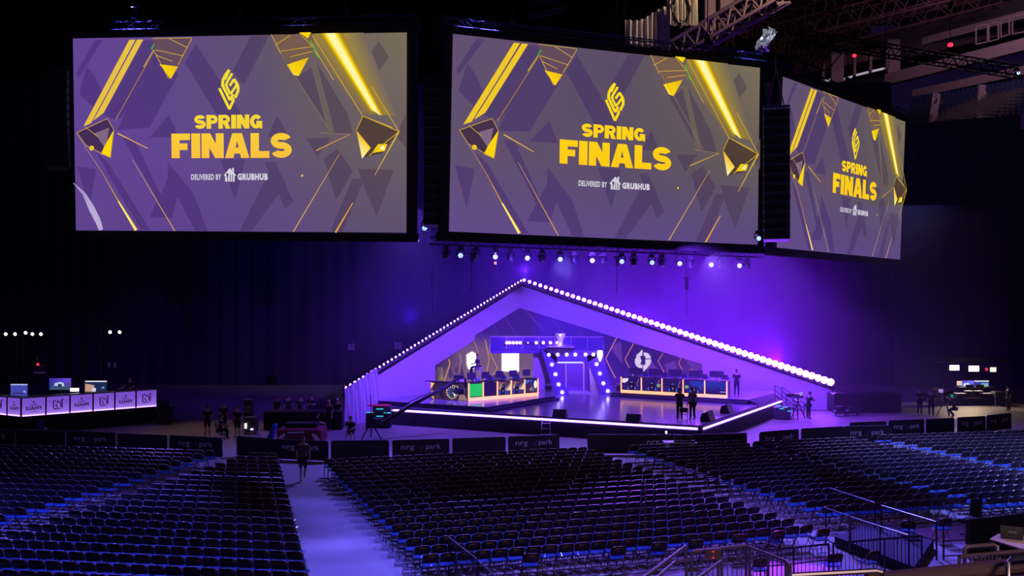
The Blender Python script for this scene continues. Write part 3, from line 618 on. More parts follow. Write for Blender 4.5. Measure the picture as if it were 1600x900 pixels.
def endL(P):
    P.poly([(0, 0), (1, 0), (1, 1), (0, 1)], [lin((70, 46, 70)), lin((60, 40, 66)), lin((50, 30, 60)), lin((36, 20, 60))])
    P.poly([(.74, 0), (.98, 0), (.9, .34), (.78, .34)], lin((150, 116, 110))); P.poly([(.2, .3), (.3, .5), (.42, .1), (.3, .05)], lin((40, 22, 46))); P.poly([(0, .55), (.1, .95), (.0, 1)], lin((250, 190, 80))); P.poly([(0, .1), (.1, .5), (.02, .5)], lin((250, 200, 110))); P.poly([(0.02, .1), (.08, 0), (.1, .02), (.06, .2)], lin((240, 190, 80)))
    cx, cy = .58, .48; sh = [(-.155, .34), (0, .42), (.155, .34), (.15, -.16), (.08, -.36), (0, -.44), (-.08, -.36), (-.15, -.16)]
    P.poly([(cx + x, cy + y) for x, y in sh], lin((236, 200, 110))); P.poly([(cx + x * .90, cy + y * .93) for x, y in sh], lin((22, 22, 60)))
    for k in range(9):
        a = R(60 + k * 26); r1, r2 = .50, .93; ca, sa = math.cos(a), math.sin(a)
        P.poly([(cx + .15 * r2 * ca - .012 * sa, cy + .38 * r2 * sa + .02 * ca), (cx + .15 * r2 * ca + .012 * sa, cy + .38 * r2 * sa - .02 * ca), (cx + .15 * r1 * ca, cy + .38 * r1 * sa)], lin((240, 232, 215)))
    P.poly([(cx - .05, cy - .3), (cx - .08, cy), (cx - .03, cy + .2), (cx + .04, cy + .26), (cx + .10, cy + .1), (cx + .05, cy + .06), (cx + .01, cy + .08), (cx + .04, cy - .1), (cx + .10, cy - .22), (cx + .02, cy - .36)], lin((50, 60, 100))); P.poly([(cx + .02, cy - .02), (cx + .12, cy - .16), (cx + .06, cy - .3), (cx + .06, cy - .18)], lin((235, 235, 240)))
def picsR(P, i):
    dk_ = lin((34, 18, 92)); blu = lin((26, 52, 170))
    P.poly([(0, 0), (1, 0), (1, 1), (0, 1)], dk_ if i < 3 else [lin((20, 16, 90)), lin((20, 16, 90)), blu, dk_ if i == 3 else blu])
    if i == 0: P.poly([(.02, .95), (.36, .98), (.30, .72), (.12, .55), (.02, .6)], lin((240, 225, 250)))
    if i < 4:
        fl = lin((250, 235, 250)) if i < 3 else lin((220, 200, 240)); P.poly([(0, .04), (1, .02), (1, .12), (0, .26)], fl)
        P.line([(.95, 0), (.8, .5), (.9, .95)], .02, lin((210, 130, 120)))
        if i in (1, 3): P.disc(.86 if i == 1 else .14, .45, .1, lin((120, 160, 110)), ry=.16)
        chairpic(P, lin((40, 120, 240)), lin((40, 24, 110)), x=.52)
    if i == 3: P.poly([(.45, .5), (1, .5), (1, 1), (.3, 1)], blu)
    if i == 4: P.poly([(0, 0), (1, 0), (1, .2), (0, .2)], lin((26, 20, 90))); P.poly([(.6, .5), (.62, .2), (.9, .2)], lin((14, 20, 80))); P.poly([(.7, .14), (1, .14), (1, .19), (.7, .19)], lin((190, 180, 250)))
dk1, o1, p1, q1, t1, n1 = desk([Vector((-5.17, 56.4, 0)), Vector((-2.72, 55.15, 0)), Vector((1.69, 58.4, 0))], 1.13, 5, picsL, 'amber-lit player desk with green panel and crest, left side of stage', endpic=endL)
dk2, o2, p2, q2, t2, n2_ = desk([G(971, 613.5, RIS), G(1136, 622.3, RIS)], 1.10, 5, picsR, 'amber-lit player desk with five dark picture panels, right side of stage')

def monitor(loc, rz, label, grp, w_=.6, h_=.42, back=True, pic=None):
    o = empty('monitor', loc, rz, label, 'monitor', grp)
    b = MB(); b.box((0, 0, .012), (.26, .2, .024), BLACK); b.tube([(0, 0, .02), (0, 0, .2)], .02, BLACK, 6); b.build('stand', o)
    b = MB(); b.box((0, 0, .16 + h_ / 2), (w_, .05, h_), CASE); b.build('housing', o)
    if pic:
        P = Paint(lambda u, v: Vector(((u - .5) * (w_ - .03), -.027, .16 + .015 + v * (h_ - .03))), (0, -1, 0), .003); pic(P); P.build('picture', P_LED, o)
    return o
def gaming_chair(loc, rz, label, grp, acc, base):
    o = empty('gaming_chair', loc, rz, label, 'chair', grp)
    b = MB()
    for k in range(5): a = 2 * math.pi * k / 5; b.tube([(0, 0, .10), (.32 * math.cos(a), .32 * math.sin(a), .05)], .03, BLACK, 6)
    b.tube([(0, 0, .1), (0, 0, .42)], .035, DMETAL, 8); b.build('base', o)
    b = MB(); b.box((0, 0, .48), (.52, .5, .12), base); b.build('seat', o)
    b = MB(); b.box((0, .24, .88), (.40, .12, .72), base, rx=-.12); b.box((0, .30, 1.24), (.30, .1, .22), base, rx=-.12); b.build('backrest', o)
    b = MB(); b.box((-.23, .22, .92), (.07, .13, .60), acc, rx=-.12); b.box((.23, .22, .92), (.07, .13, .60), acc, rx=-.12); b.build('side_bolster', o)
    for s_ in (-1, 1): b = MB(); b.box((s_ * .3, 0, .68), (.07, .3, .04), BLACK); b.tube([(s_ * .3, 0, .66), (s_ * .27, 0, .46)], .02, BLACK, 6); b.build('armrest', o)
    return o
BLUEV = mat('bright_blue_vinyl', (.03, .2, .7), .4)
ordn = ['first', 'second', 'third', 'fourth', 'fifth', 'sixth', 'seventh', 'eighth', 'ninth', 'tenth', 'eleventh', 'twelfth', 'thirteenth', 'fourteenth', 'fifteenth', 'sixteenth', 'seventeenth', 'eighteenth', 'nineteenth', 'twentieth']
def ordw(n):                                     # 0-based
    if n < 20: return ordn[n]
    t, u = divmod(n + 1, 10); T = {2: 'twent', 3: 'thirt', 4: 'fort'}[t]
    return T + 'ieth' if u == 0 else T + 'y-' + ordn[u - 1]
for k in range(5):
    L_ = (q1 - p1).length; c = o1 + p1 + t1 * (L_ * (k + .5) / 5) - n1 * .5; a = math.atan2(t1.y, t1.x)
    if k != 2 or True: monitor((c.x, c.y, RIS + 1.13), a, 'black monitor on the left player desk, %s from the green panel end' % ordw(k), 'monitors on the left player desk')
    c = o1 + p1 + t1 * (L_ * (k + .55) / 5) - n1 * 1.45; gaming_chair((c.x, c.y, RIS), a, 'pale gaming chair behind the left player desk, %s from the green panel end' % ordw(k), 'gaming chairs behind the left desk', BLUEV, WHITEPL if k < 2 else CASE)
    L_ = (q2 - p2).length; c = o2 + p2 + t2 * (L_ * (k + .62) / 5.2) - n2_ * .5; a = math.atan2(t2.y, t2.x)
    monitor((c.x, c.y, RIS + 1.10), a, 'black monitor on the right player desk, %s from the doorway end' % ordw(k), 'monitors on the right player desk', .95, .42)
    c = o2 + p2 + t2 * (L_ * (k + .8) / 5.2) - n2_ * 1.4; gaming_chair((c.x, c.y, RIS), a, 'dark gaming chair behind the right player desk, %s from the doorway end' % ordw(k), 'gaming chairs behind the right desk', BLUEV, CASE)

# ------------------------------------------------------------------ gate with bulbs, balustrade above, trophy
GY = 61.2
VIOPANEL = mat('violet_gloss_panel', (.16, .07, .38), .35); PALEPANEL = mat('pale_wing_panel', (.62, .55, .58), .5)
pg = lambda x, y, dy=0: AY(x, y, GY + dy)
org = gz(pg(905, 618), DECK)
gate = empty('stage_gate', org, 0, 'violet slanted stage gate studded with round white bulbs in the centre', 'gate')
loc_ = lambda q: [p - org for p in q]
b = MB(); b.prism(loc_([pg(845, 544), pg(870, 556), pg(870, 567), pg(889, 617), gz(pg(889, 618), DECK), gz(pg(866, 617), DECK)]), (0, .9, 0), VIOPANEL); b.build('frame_leg', gate, tri=True)
b = MB(); b.prism(loc_([pg(917, 556), pg(942, 551), pg(957, 609), gz(pg(957, 618), DECK), gz(pg(936, 618), DECK), pg(936, 608), pg(918, 564)]), (0, .9, 0), VIOPANEL); b.build('frame_leg', gate, tri=True)
b = MB(); b.prism(loc_([pg(845, 544), pg(941, 548), pg(942, 551), pg(917, 567), pg(870, 567)]), (0, .9, 0), VIOPANEL); b.build('lintel', gate, tri=True)
b = MB(); b.prism(loc_([pg(918, 563), pg(936, 609), gz(pg(936, 618), DECK), gz(pg(924, 618, 2), DECK), pg(922, 566, 2)]), (-.05, 0.3, 0), PALEPANEL); b.build('inner_panel', gate, tri=True)
b = MB(); p0 = pg(869, 566, 3.5); p1_ = pg(919, 566, 3.5); b.prism(loc_([p0, p1_, gz(p1_, DECK), gz(p0, DECK)]), (0, .1, 0), VIOPANEL); b.build('doorway_backing', gate)
for x in (884, 912):
    b = MB(); p = pg(x, 568, 2); b.tube(loc_([p, gz(p, DECK)]), .05, PALEPANEL, 6); b.build('door_jamb', gate)
b = MB(); b.tube(loc_([pg(871, 566.5, -.05), pg(911, 566.5, -.05)]), .05, LAMPC, 6); b.build('door_light_strip', gate)
BULBS = [(988, 272), (1057, 271), (1128, 271), (1195, 270), (1275, 270), (1336, 270), (1012, 348), (1040, 424), (1064, 503), (1092, 565), (1362, 345), (1387, 418), (1414, 495), (1449, 555)]
for x, y in BULBS:
    p = pg(660 + x / 5, 500 + y / 5, -.05) - org; M = Matrix.Translation(p) @ Matrix.Rotation(R(90), 4, 'X')
    b = MB(); b.lathe([(.11, -.04), (.11, .02), (.09, .05), (.04, .08), (.01, .09)], LAMPB, M=M, n=12); b.build('bulb', gate, True)
# pale wing panel left of the gate
b = MB(); b.prism([pg(833, 549, 1), pg(848, 549, 1), gz(pg(868, 600, 1), RIS), gz(pg(833, 600, 1), RIS)], (0, .12, 0), PALEPANEL); tag(b.build('wing_panel'), 'pale slanted wing panel between left LED wall and gate', 'panel')
# balustrade bridge
bx0, bx1 = AY(766, 526, 61.6), AY(943, 527, 61.6); bz = AY(766, 547, 61.6).z; org = gz(bx0, bz)
br = empty('bridge_balustrade', org, 0, 'glass balustrade bridge with white rail above the stage gate', 'bridge')
GLASS = mat('violet_tinted_glass', (.12, .08, .3), .08, spec=.8)
W_ = bx1.x - bx0.x; H_ = bx0.z - bz
b = MB(); b.box((W_ / 2, .6, -.12), (W_, 1.4, .22), VIOPANEL); b.build('deck', br)
b = MB(); b.tube([(0, 0, 0), (0, 0, H_), (W_, 0, H_ - .02), (W_, 0, 0)], .035, PALEPANEL, 6); b.build('top_rail', br)
for k in range(7):
    b = MB(); b.box((W_ * (k + .5) / 7, .02, H_ / 2), (W_ / 7 - .06, .02, H_ - .08), GLASS); b.build('glass_panel', br)
    if k: b = MB(); b.tube([(W_ * k / 7, 0, 0), (W_ * k / 7, 0, H_)], .02, PALEPANEL, 6); b.build('post', br)
for k, s_ in ((0, 0.02), (1, .985)):
    pass
lamp_rail = empty('lamp_rail', AY(792, 536, 61.3), 0, 'row of small white lamps along the balustrade bridge', 'lamp rail')
o_ = lamp_rail.location; b = MB(); b.tube([(-.2, .1, 0), (AY(873, 536, 61.3).x - o_.x + .2, .1, 0)], .03, DMETAL, 6); b.build('rail', lamp_rail)
for x in (792, 796.5, 802, 807.5, 813, 825, 838, 849, 860, 871):
    q = AY(x, 535.6, 61.25) - o_; M = Matrix.Translation(q) @ Matrix.Rotation(R(90), 4, 'X'); b = MB(); r_ = .05 if x == 825 else .11; b.lathe([(r_, -.12), (r_, 0), (r_ * .8, .03), (.01, .05)], LAMPV, M=M, n=10); b.build('lamp', lamp_rail, True)
TROPHY = mat('silver_trophy_metal', (.8, .75, .82), .25, .4)
p = AY(875.5, 541, 61.0); tr = empty('trophy', p, 0, 'tall silver trophy standing on the bridge above the gate', 'trophy')
b = MB(); b.lathe([(1.0, -.06), (1.0, 0), (.2, .01)], TROPHY, n=24); b.build('plinth_plate', tr)
b = MB(); b.lathe([(.26, 0), (.24, .06), (.14, .10), (.16, .35), (.22, .62), (.30, .86), (.22, .86)], TROPHY, n=14); b.build('cup', tr, True)
b = MB()
for k in range(6):
    a = k * math.pi / 3; b.tube([(.17 * math.cos(a), .17 * math.sin(a), .08), (.15 * math.cos(a), .15 * math.sin(a), .4), (.34 * math.cos(a), .34 * math.sin(a), .9)], .035, TROPHY, 6)
b.build('ribs', tr)
b = MB(); c = AY(937.5, 555, 60.8); b.lathe([(.03, -.45), (.10, -.3), (.2, 0), (.19, .25), (.1, .34)], mat('white_lit_ornament', (.8, .8, .85), .3, emit=(.6, .5, 1), es=3), c=c, n=10); b.tube([(c.x, c.y, c.z + .3), (c.x, c.y + .55, c.z + .5)], .02, DMETAL); tag(b.build('hanging_ornament', smooth=True), 'small glowing white ornament at the top right corner of the gate', 'ornament')
for px_, lab in ((857, 'left'), (968, 'right')):
    p = G(px_, 612, RIS); o = empty('floor_light', (p.x, p.y, RIS), 0, 'small black floor light fixture beside the gate, %s side' % lab, 'stage light', 'floor lights beside the gate')
    b = MB(); b.box((0, 0, .06), (.4, .4, .12), CASE); b.build('base', o); b = MB(); b.box((0, 0, .36), (.5, .4, .42), CASE, rx=.4); b.build('head', o); b = MB(); b.box((0, -.2, .3), (.36, .05, .2), DMETAL, rx=.4); b.build('front_grille', o)
for px_, py_, s_, lab in ((875, 652, 0, 'boxy wedge speaker on the front edge of the stage, left one'), (990, 660, 0, 'boxy wedge speaker on the front edge of the stage, beside two standing people'), (1106, 657, 1, 'black wedge light at the right front stage corner, nearer one'), (1136, 645, 1, 'black wedge light on the right front stage edge, farther one')):
    p = G(px_, py_, DECK); o = empty('wedge_speaker', (p.x, p.y, DECK), R(-20 if not s_ else 55), lab, 'stage speaker', 'wedges along the stage edge')
    b = MB()
    b.prism([(-.38, -.3, 0), (-.38, .3, 0), (-.38, .22, .42), (-.38, -.05, .46)] if not s_ else [(-.35, -.3, 0), (-.35, .3, 0), (-.35, .3, .2), (-.35, -.1, .55)], (.76, 0, 0), CASE); b.build('cabinet', o)
    b = MB(); b.prism([(-.33, .285, .05), (-.33, .235, .40), (-.33, .215, .40), (-.33, .27, .05)], (.66, 0, 0), BLKFAB); b.build('grille', o)

# ------------------------------------------------------------------ folding chairs
def chair_parts(lo=False):
    n = 4 if lo else 6; back = MB(); seat = MB(); fr = MB(); rl = MB()
    # backrest: curved panel with rounded top corners
    cols = 5 if lo else 9; V = []; F = []
    out = []
    for i in range(cols):
        u = -1 + 2 * i / (cols - 1); x = .215 * u; top = .80 - (.045 * max(0, abs(u) - .55) / .45 if lo else .06 * max(0, (abs(u) - .6) / .4) ** 2); y = -.235 - .03 * (1 - u * u)
        out.append((x, y, top))
    for x, y, top in out:
        zb = .555; V += [(x, y, top), (x, y + .07, zb), (x, y + .02 + .07, zb), (x, y + .022, top)]
    for i in range(cols - 1):
        for k in range(4): a = i * 4 + k; c = i * 4 + (k + 1) % 4; F.append([a, c, c + 4, a + 4])
    F += [[0, 1, 2, 3], [cols * 4 - 1, cols * 4 - 2, cols * 4 - 3, cols * 4 - 4]]
    back.add(V, F, CHAIRBLK)
    fr.tube([(-.225, .22, 0), (-.222, -.06, .46), (-.22, -.20, .74), (-.17, -.262, .81), (0, -.275, .818), (.17, -.262, .81), (.22, -.20, .74), (.222, -.06, .46), (.225, .22, 0)] if not lo else [(-.225, .22, 0), (-.22, -.20, .74), (-.17, -.262, .81), (.17, -.262, .81), (.22, -.20, .74), (.225, .22, 0)], .013, CHAIRTUBE, 3 if lo else 6)
    if not lo: fr.tube([(-.22, .17, .09), (.22, .17, .09)], .009, CHAIRTUBE, 5)
    rl.tube([(-.20, -.26, 0), (-.20, .12, .43), (.20, .12, .43), (.20, -.26, 0)], .012, CHAIRTUBE, 3 if lo else 6)
    if not lo: rl.tube([(-.20, -.20, .08), (.20, -.20, .08)], .009, CHAIRTUBE, 5)
    if lo: seat.add([(-.20, -.17, .44), (.20, -.17, .44), (.21, .21, .444), (-.21, .21, .444), (-.20, -.17, .415), (.20, -.17, .415), (.21, .21, .43), (-.21, .21, .43)], [[0, 1, 2, 3], [4, 7, 6, 5], [0, 4, 5, 1], [1, 5, 6, 2], [2, 6, 7, 3], [3, 7, 4, 0]], SEATBLUE)
    else:
        seat.box((0, .02, .445), (.41, .40, .035), SEATBLUE, bev=.012, rx=.01)
    return back, seat, fr, rl
BL = []
def Tz(px, py): return G(px, py, .80)
def block(key, f, l, n, ang, side, count, pitch=.48, start=0):
    F_ = Tz(*f) if len(f) == 2 else Vector(f); L_ = Tz(*l) if len(l) == 2 else Vector(l)
    st = (L_ - F_) / (n - 1); u = Vector((math.cos(R(ang)), math.sin(R(ang)), 0)) * side
    for k in range(start, n + 2):
        base = F_ + st * k
        for j in range(count(k, base, u) if callable(count) else count):
            p = base + u * pitch * j
            BL.append((key, k, j, p.x, p.y, R(ang)))
PA = Vector((-12.3, 38.0)); PBv = Vector((-15.05, 26.2))
def cntB(k, base, u):
    # up to the diagonal aisle
    n = 0
    while n < 60:
        p = base + u * .48 * n; xl = PA.x + (p.y - PA.y) * (PBv.x - PA.x) / (PBv.y - PA.y)
        if p.x < xl: break
        n += 1
    return n
block('left', (329, 704), (0, 804), 15, -9.2, -1, 44)
block('mainL', (427, 708.2), (470.7, 894.7), 20, -8, -1, cntB)
block('mainR', (510.3, 717.5), (665.5, 866.9), 19, 15.4, 1, 25)
block('second', (987.2, 695.9), (1289.8, 790.9), 17, 14.6, 1, 12)
block('third', (11.75, 42.8, .8), (16.5, 30.6, .8), 17, 14.6, 1, 12)
block('fourth', (18.75, 44.9, .8), (22.6, 33.2, .8), 15, 11, 1, 24)
PHR = {'left': 'of the far left block', 'mainL': 'left of the main aisle', 'mainR': 'right of the main aisle', 'second': 'of the block beyond centre', 'third': 'of the right middle block', 'fourth': 'of the far right block'}
def keep(c):
    key, k, j, x, y, a = c
    r = y; px = 800 + FPX * x / y; py = 470 + FPX * (CAMZ - .8) / y
    if key == 'mainR' and k > 18: return False
    if key == 'third' and (k > 16 or (y < 29.3)): return False
    if key == 'second' and k > 16: return False
    return -25 < px < 1625 and py < 906
BL = [c for c in BL if keep(c)]
BL.sort(key=lambda c: c[4])
EXTRA = [((828, 866), 8, 'behind the last row, nearest the black handrail'), ((965, 855), 10, 'behind the last row, second from the black handrail'), ((1028, 848.5), 10, 'behind the last row, just left of the thin pole'), ((1086.5, 844.5), 12, 'behind the last row, above the stair handrail'),
         ((1155, 836), 12, 'behind the last row, above the picket railing bend'), ((1215, 830.5), 15, 'behind the last row, second from its right end'), ((1285, 827), 20, 'at the right end behind the last row'), ((1190, 873), 8, 'behind the black picket fence, lower left'),
         ((1305, 866), 8, 'behind the black picket fence, centre'), ((1363, 862), 20, 'behind the black picket fence, at its dark right end'), ((1423, 815), -12, 'alone on the open floor left of the black railing corner'), ((1477, 811), 8, 'alone on the open floor right of the black railing corner')]
pb, ps, pf, pr = chair_parts()
proto = empty('folding_chair', (0, 0, 0)); pb.build('backrest', proto, True); ps.build('seat', proto); pf.build('frame', proto, True); pr.build('rear_leg_frame', proto, True)
NI = 300 - len(EXTRA)
grpn = {'left': 'folding chairs in the far left block', 'mainL': 'folding chairs left of the main aisle', 'mainR': 'folding chairs right of the main aisle', 'second': 'folding chairs in the block beyond centre', 'third': 'folding chairs in the right middle block', 'fourth': 'folding chairs in the far right block'}
first = True
def place(x, y, a, label, group):
    global first
    o = proto if first else copy_tree(proto); first = False
    o.location = (x, y, 0); o.rotation_euler = (0, 0, a + random.uniform(-.03, .03)); return tag(o, label, 'chair', group)
for key, k, j, x, y, a in BL[:NI]:
    place(x - math.sin(a) * -.27, y - math.cos(a) * -.27 * 1, a, 'folding chair %s, %s row from the stage, %s seat in' % (PHR[key], ordw(k), ordw(j)), grpn[key])
for (px, py), a, l in EXTRA:
    p = Tz(px, py); place(p.x, p.y + .27, R(a), 'single folding chair ' + l, 'single folding chairs')
# the many chairs farther off: one mesh
lob, los, lof, lor = chair_parts(True)
V0 = []; F0 = []; M0 = []
for q, mi in ((lob, 0), (los, 1), (lof, 2), (lor, 2)):
    k = len(V0); V0 += q.v; F0 += [[k + a for a in f] for f in q.f]; M0 += [mi] * len(q.f)
V = []; F = []; MI = []
for key, k, j, x, y, a in BL[NI:]:
    a += random.uniform(-.03, .03); c, s_ = math.cos(a), math.sin(a); k0 = len(V); x += math.sin(a) * .27; y += math.cos(a) * .27
    V += [(x + c * vx - s_ * vy, y + s_ * vx + c * vy, vz) for vx, vy, vz in V0]; F += [[k0 + q for q in f] for f in F0]; MI += M0
me = bpy.data.meshes.new('folding_chairs'); me.from_pydata(V, [], F); [me.materials.append(m) for m in (CHAIRBLK, SEATBLUE, CHAIRTUBE)]; me.polygons.foreach_set('material_index', MI); me.update()
o = bpy.data.objects.new('folding_chairs', me); COL.objects.link(o)
tag(o, 'rows of hundreds of black folding chairs with blue seats nearer the stage', 'chairs', None, 'stuff')

# ------------------------------------------------------------------ barricades with banners
BANNER = mat('black_banner_vinyl', (.022, .018, .035), .6)
def barricade(x0, y0, x1, y1, text, label, trim=0):
    p = G(x0, y0, 1.0); q = G(x1, y1, 1.0); p.z = q.z = 0; d = q - p; L = d.length; rz = math.atan2(d.y, d.x)
    o = empty('barricade', p, rz, label, 'barricade', 'barricades along the front of the seating')
    b = MB(); b.tube([(.03, .06, 0), (.03, .06, .90), (.10, .06, .98), (L - .10, .06, .98), (L - .03, .06, .90), (L - .03, .06, 0)], .02, STEEL, 6); b.tube([(.05, .06, .18), (L - .05, .06, .18)], .015, STEEL, 5)
    for t in (.12, .88): b.tube([(L * t, .06, .9), (L * t, .7, .02)], .02, STEEL, 6); b.tube([(L * t, -.05, .02), (L * t, .7, .02)], .02, STEEL, 6)
    b.build('frame', o)
    r_ = .09; P = [(0, .06), (0, 1 - r_), (.03, .98), (r_, 1.0), (L - r_, 1.0), (L - .03, .98), (L, 1 - r_), (L, .06)]
    b = MB(); b.prism([(x, -.01, z) for x, z in P], (0, .04, 0), BANNER); b.build('banner', o)
    if text:
        P = Paint(lambda x, y: Vector((x, -.014, y)), (0, -1, 0), .002); c = L / 2; w = min(.95, L * .36); g = lin((232, 224, 240))
        zc = .60
        P.text('nrg', c - w, zc - .14, c - w * .33, zc + .11, g, .01); P.text('park', c + w * .25, zc - .14, c + w, zc + .19, g, .01)
        cs = [lin((150, 60, 50)), lin((60, 60, 150)), lin((150, 130, 50)), lin((60, 120, 120))]
        for i, (a, b_2) in enumerate([(0, .075), (-.075, 0), (.075, 0), (0, -.075)]):
            P.poly([(c + a, zc + b_2 + .042), (c + a + .042, zc + b_2), (c + a, zc + b_2 - .042), (c + a - .042, zc + b_2)], cs[i])
            P.poly([(c + a * 1.8, zc + b_2 * 1.8 + .02), (c + a * 1.8 + .02, zc + b_2 * 1.8), (c + a * 1.8, zc + b_2 * 1.8 - .02), (c + a * 1.8 - .02, zc + b_2 * 1.8)], cs[i])
        P.build('lettering', P_PRINT, o)
    return o
BR = [(-62, 671, 23, 671, 1, 'lettered banner barricade cut by the left edge of the view'), (25, 671, 101, 673, 0, 'plain black banner barricade below the analyst desk corner'), (104, 673, 180, 676, 1, 'lettered banner barricade in front of the analyst desk'),
      (184, 677, 261, 680, 0, 'plain black banner barricade in front of the analyst desk right end'), (265, 680, 347, 684, 1, 'lettered banner barricade left of the crew gap'), (370, 681, 428, 685.5, 0, 'plain wrinkled banner barricade right of the crew gap'), (428, 685.5, 513, 689, 1, 'lettered banner barricade at the head of the main aisle'),
      (517, 688.5, 608, 687.5, 0, 'plain black banner barricade beneath the jib tripod'), (613, 687.5, 702, 685.5, 1, 'lettered banner barricade below left end of stage'), (707, 685, 790, 682, 0, 'plain black banner barricade below stage left part'), (794, 681.5, 874, 679, 1, 'lettered banner barricade below the small stage steps'),
      (918, 678.5, 1000, 679, 0, 'plain black banner barricade right of the centre gap'), (1000, 679, 1080, 679, 1, 'lettered banner barricade half hidden by a control table'), (1082, 679, 1167, 676, 0, 'plain black banner barricade below the stage front corner'), (1187, 675, 1248, 670, 1, 'lettered banner barricade right of the violet-lit gap'),
      (1252, 669.5, 1318, 666, 0, 'plain banner barricade below the stage stairs'), (1318, 666, 1392, 664.5, 1, 'lettered banner barricade in front of a second plain one'), (1328, 660, 1385, 658, 0, 'plain banner barricade set back behind a lettered one'), (1389, 657, 1444, 655, 1, 'lettered banner barricade beneath two standing crew'),
      (1447, 655, 1491, 652.5, 0, 'plain banner barricade beneath the right camera crew'), (1496, 652, 1540, 650, 1, 'lettered banner barricade in front of the broadcast set'), (1542, 649, 1580, 645, 1, 'lettered banner barricade farthest right beside the bright floor')]
for x0, y0, x1, y1, tx, lab in BR: barricade(x0, y0, x1, y1, tx, lab)

# ------------------------------------------------------------------ analyst desk at left
VP = paint_mat('violet_panel_picture', 1.0)
AR = 1.0
base = [G(-40, 643.5, AR), G(33.5, 651, AR), G(246, 634.6, AR)]
org = gz(base[1]); ad = empty('analyst_desk', gz(org, AR), 0, 'long analyst desk of glowing violet panels on a black riser', 'desk')
back = Vector((-.35, 1, 0)).normalized()
b = MB(); pl = [gz(base[0], 0) + Vector((0, -.05, 0)), gz(base[1], 0) + Vector((.03, -.08, 0)), gz(base[2], 0) + Vector((.1, -.04, 0)), gz(base[2], 0) + back * 3.4 + Vector((.6, 0, 0)), gz(base[0], 0) + back * 3.4]
b.prism([p - org for p in pl], (0, 0, AR - .01), BLKFAB); tag(b.build('analyst_riser', tri=True, loc=org), 'black draped riser carrying the violet analyst desk', 'riser')
def fin(P, i):
    def col(u, v): c = mix(lin((150, 110, 232)), lin((118, 78, 200)), v * 1.4); return mix(c, lin((232, 190, 255)), max(0, .10 - v) * 9)  # panel backlight painted as emission, brighter at the foot
    P.grid(0, 0, 1, 1, 8, 10, col)
    dk_ = lin((46, 24, 70))
    if i % 2 == 0:                      # seen from behind, so mirrored
        P.text('FINALS', .84, .30, .16, .52, dk_, .06); P.text('SPRING', .66, .55, .34, .64, dk_, .04); P.line([(.36, .22), (.64, .22)], .02, dk_); P.poly([(.5, .68), (.545, .76), (.5, .86), (.455, .76)], dk_)
    else:
        for l_ in [[(.30, .78), (.30, .30), (.42, .24)], [(.42, .78), (.36, .70)], [(.42, .55), (.42, .40), (.52, .34)], [(.52, .70), (.62, .62), (.62, .36)], [(.62, .76), (.74, .84)], [(.68, .78), (.68, .30)], [(.36, .28), (.60, .26)], [(.48, .76), (.48, .60)]]: P.line(l_, .055, dk_ if i != 7 else lin((90, 60, 150)))
pxs = [(-40, 0), (-38, -1), (0, 1), (14.5, 0)]
segs = [(AY(-2, 0, 1), 0)]
def panelseg(pa, pb_, i, nm=None):
    pa = pa - org; pb_ = pb_ - org; t = (pb_ - pa).normalized(); n2 = Vector((t.y, -t.x, 0))
    P = Paint(lambda u, v: Vector((pa.x + (pb_.x - pa.x) * u, pa.y + (pb_.y - pa.y) * u, AR - AR + .04 + v * .98)), n2, .004); fin(P, i); P.build('panel', VP, ad)
    b = MB(); pa = pa - Vector((0, 0, 0)); b.box(((pb_.x) + t.x * .04, pb_.y + t.y * .04, .52), (.07, .09, 1.06), BLACK, rz=math.atan2(t.y, t.x)); b.build('post', ad)
E0 = gz(base[0]); E1 = gz(base[1]); E2 = gz(base[2])
for i, (a, c) in enumerate([(.05, .35), (.36, .70), (.72, .985)]): panelseg(E0.lerp(E1, a), E0.lerp(E1, c), i)
xb = [35.5, 71.5, 74, 109, 111.5, 145, 147.5, 179, 181.5, 212, 214.5, 245]
def xon(px):                                   # point of the desk front under a picture column
    r = ray(px, 500); d = E2 - E1; t = (E1.y * r.x - E1.x * r.y) / (d.x * r.y - d.y * r.x); return E1 + d * t
for i in range(6): panelseg(xon(xb[2 * i]), xon(xb[2 * i + 1]), i)
b = MB(); b.prism([E0 - org + Vector((0, 0, 1.03)), E1 - org + Vector((0, 0, 1.03)), E2 - org + Vector((0, 0, 1.03)), E2 - org + back * .9 + Vector((0, 0, 1.03)), E1 - org + back * .9 + Vector((0, 0, 1.03)), E0 - org + back * .9 + Vector((0, 0, 1.03))], (0, 0, .05), mat('pale_worktop', (.55, .5, .55), .4)); b.build('worktop', ad, tri=True)
b = MB(); 
for a, c in ((E0, E1), (E1, E2)): b.tube([a - org + back * .05 + Vector((0, 0, .02)), c - org + back * .05 + Vector((0, 0, .02))], .02, LEDSTRIP, 6)
b.build('light_strip', ad)
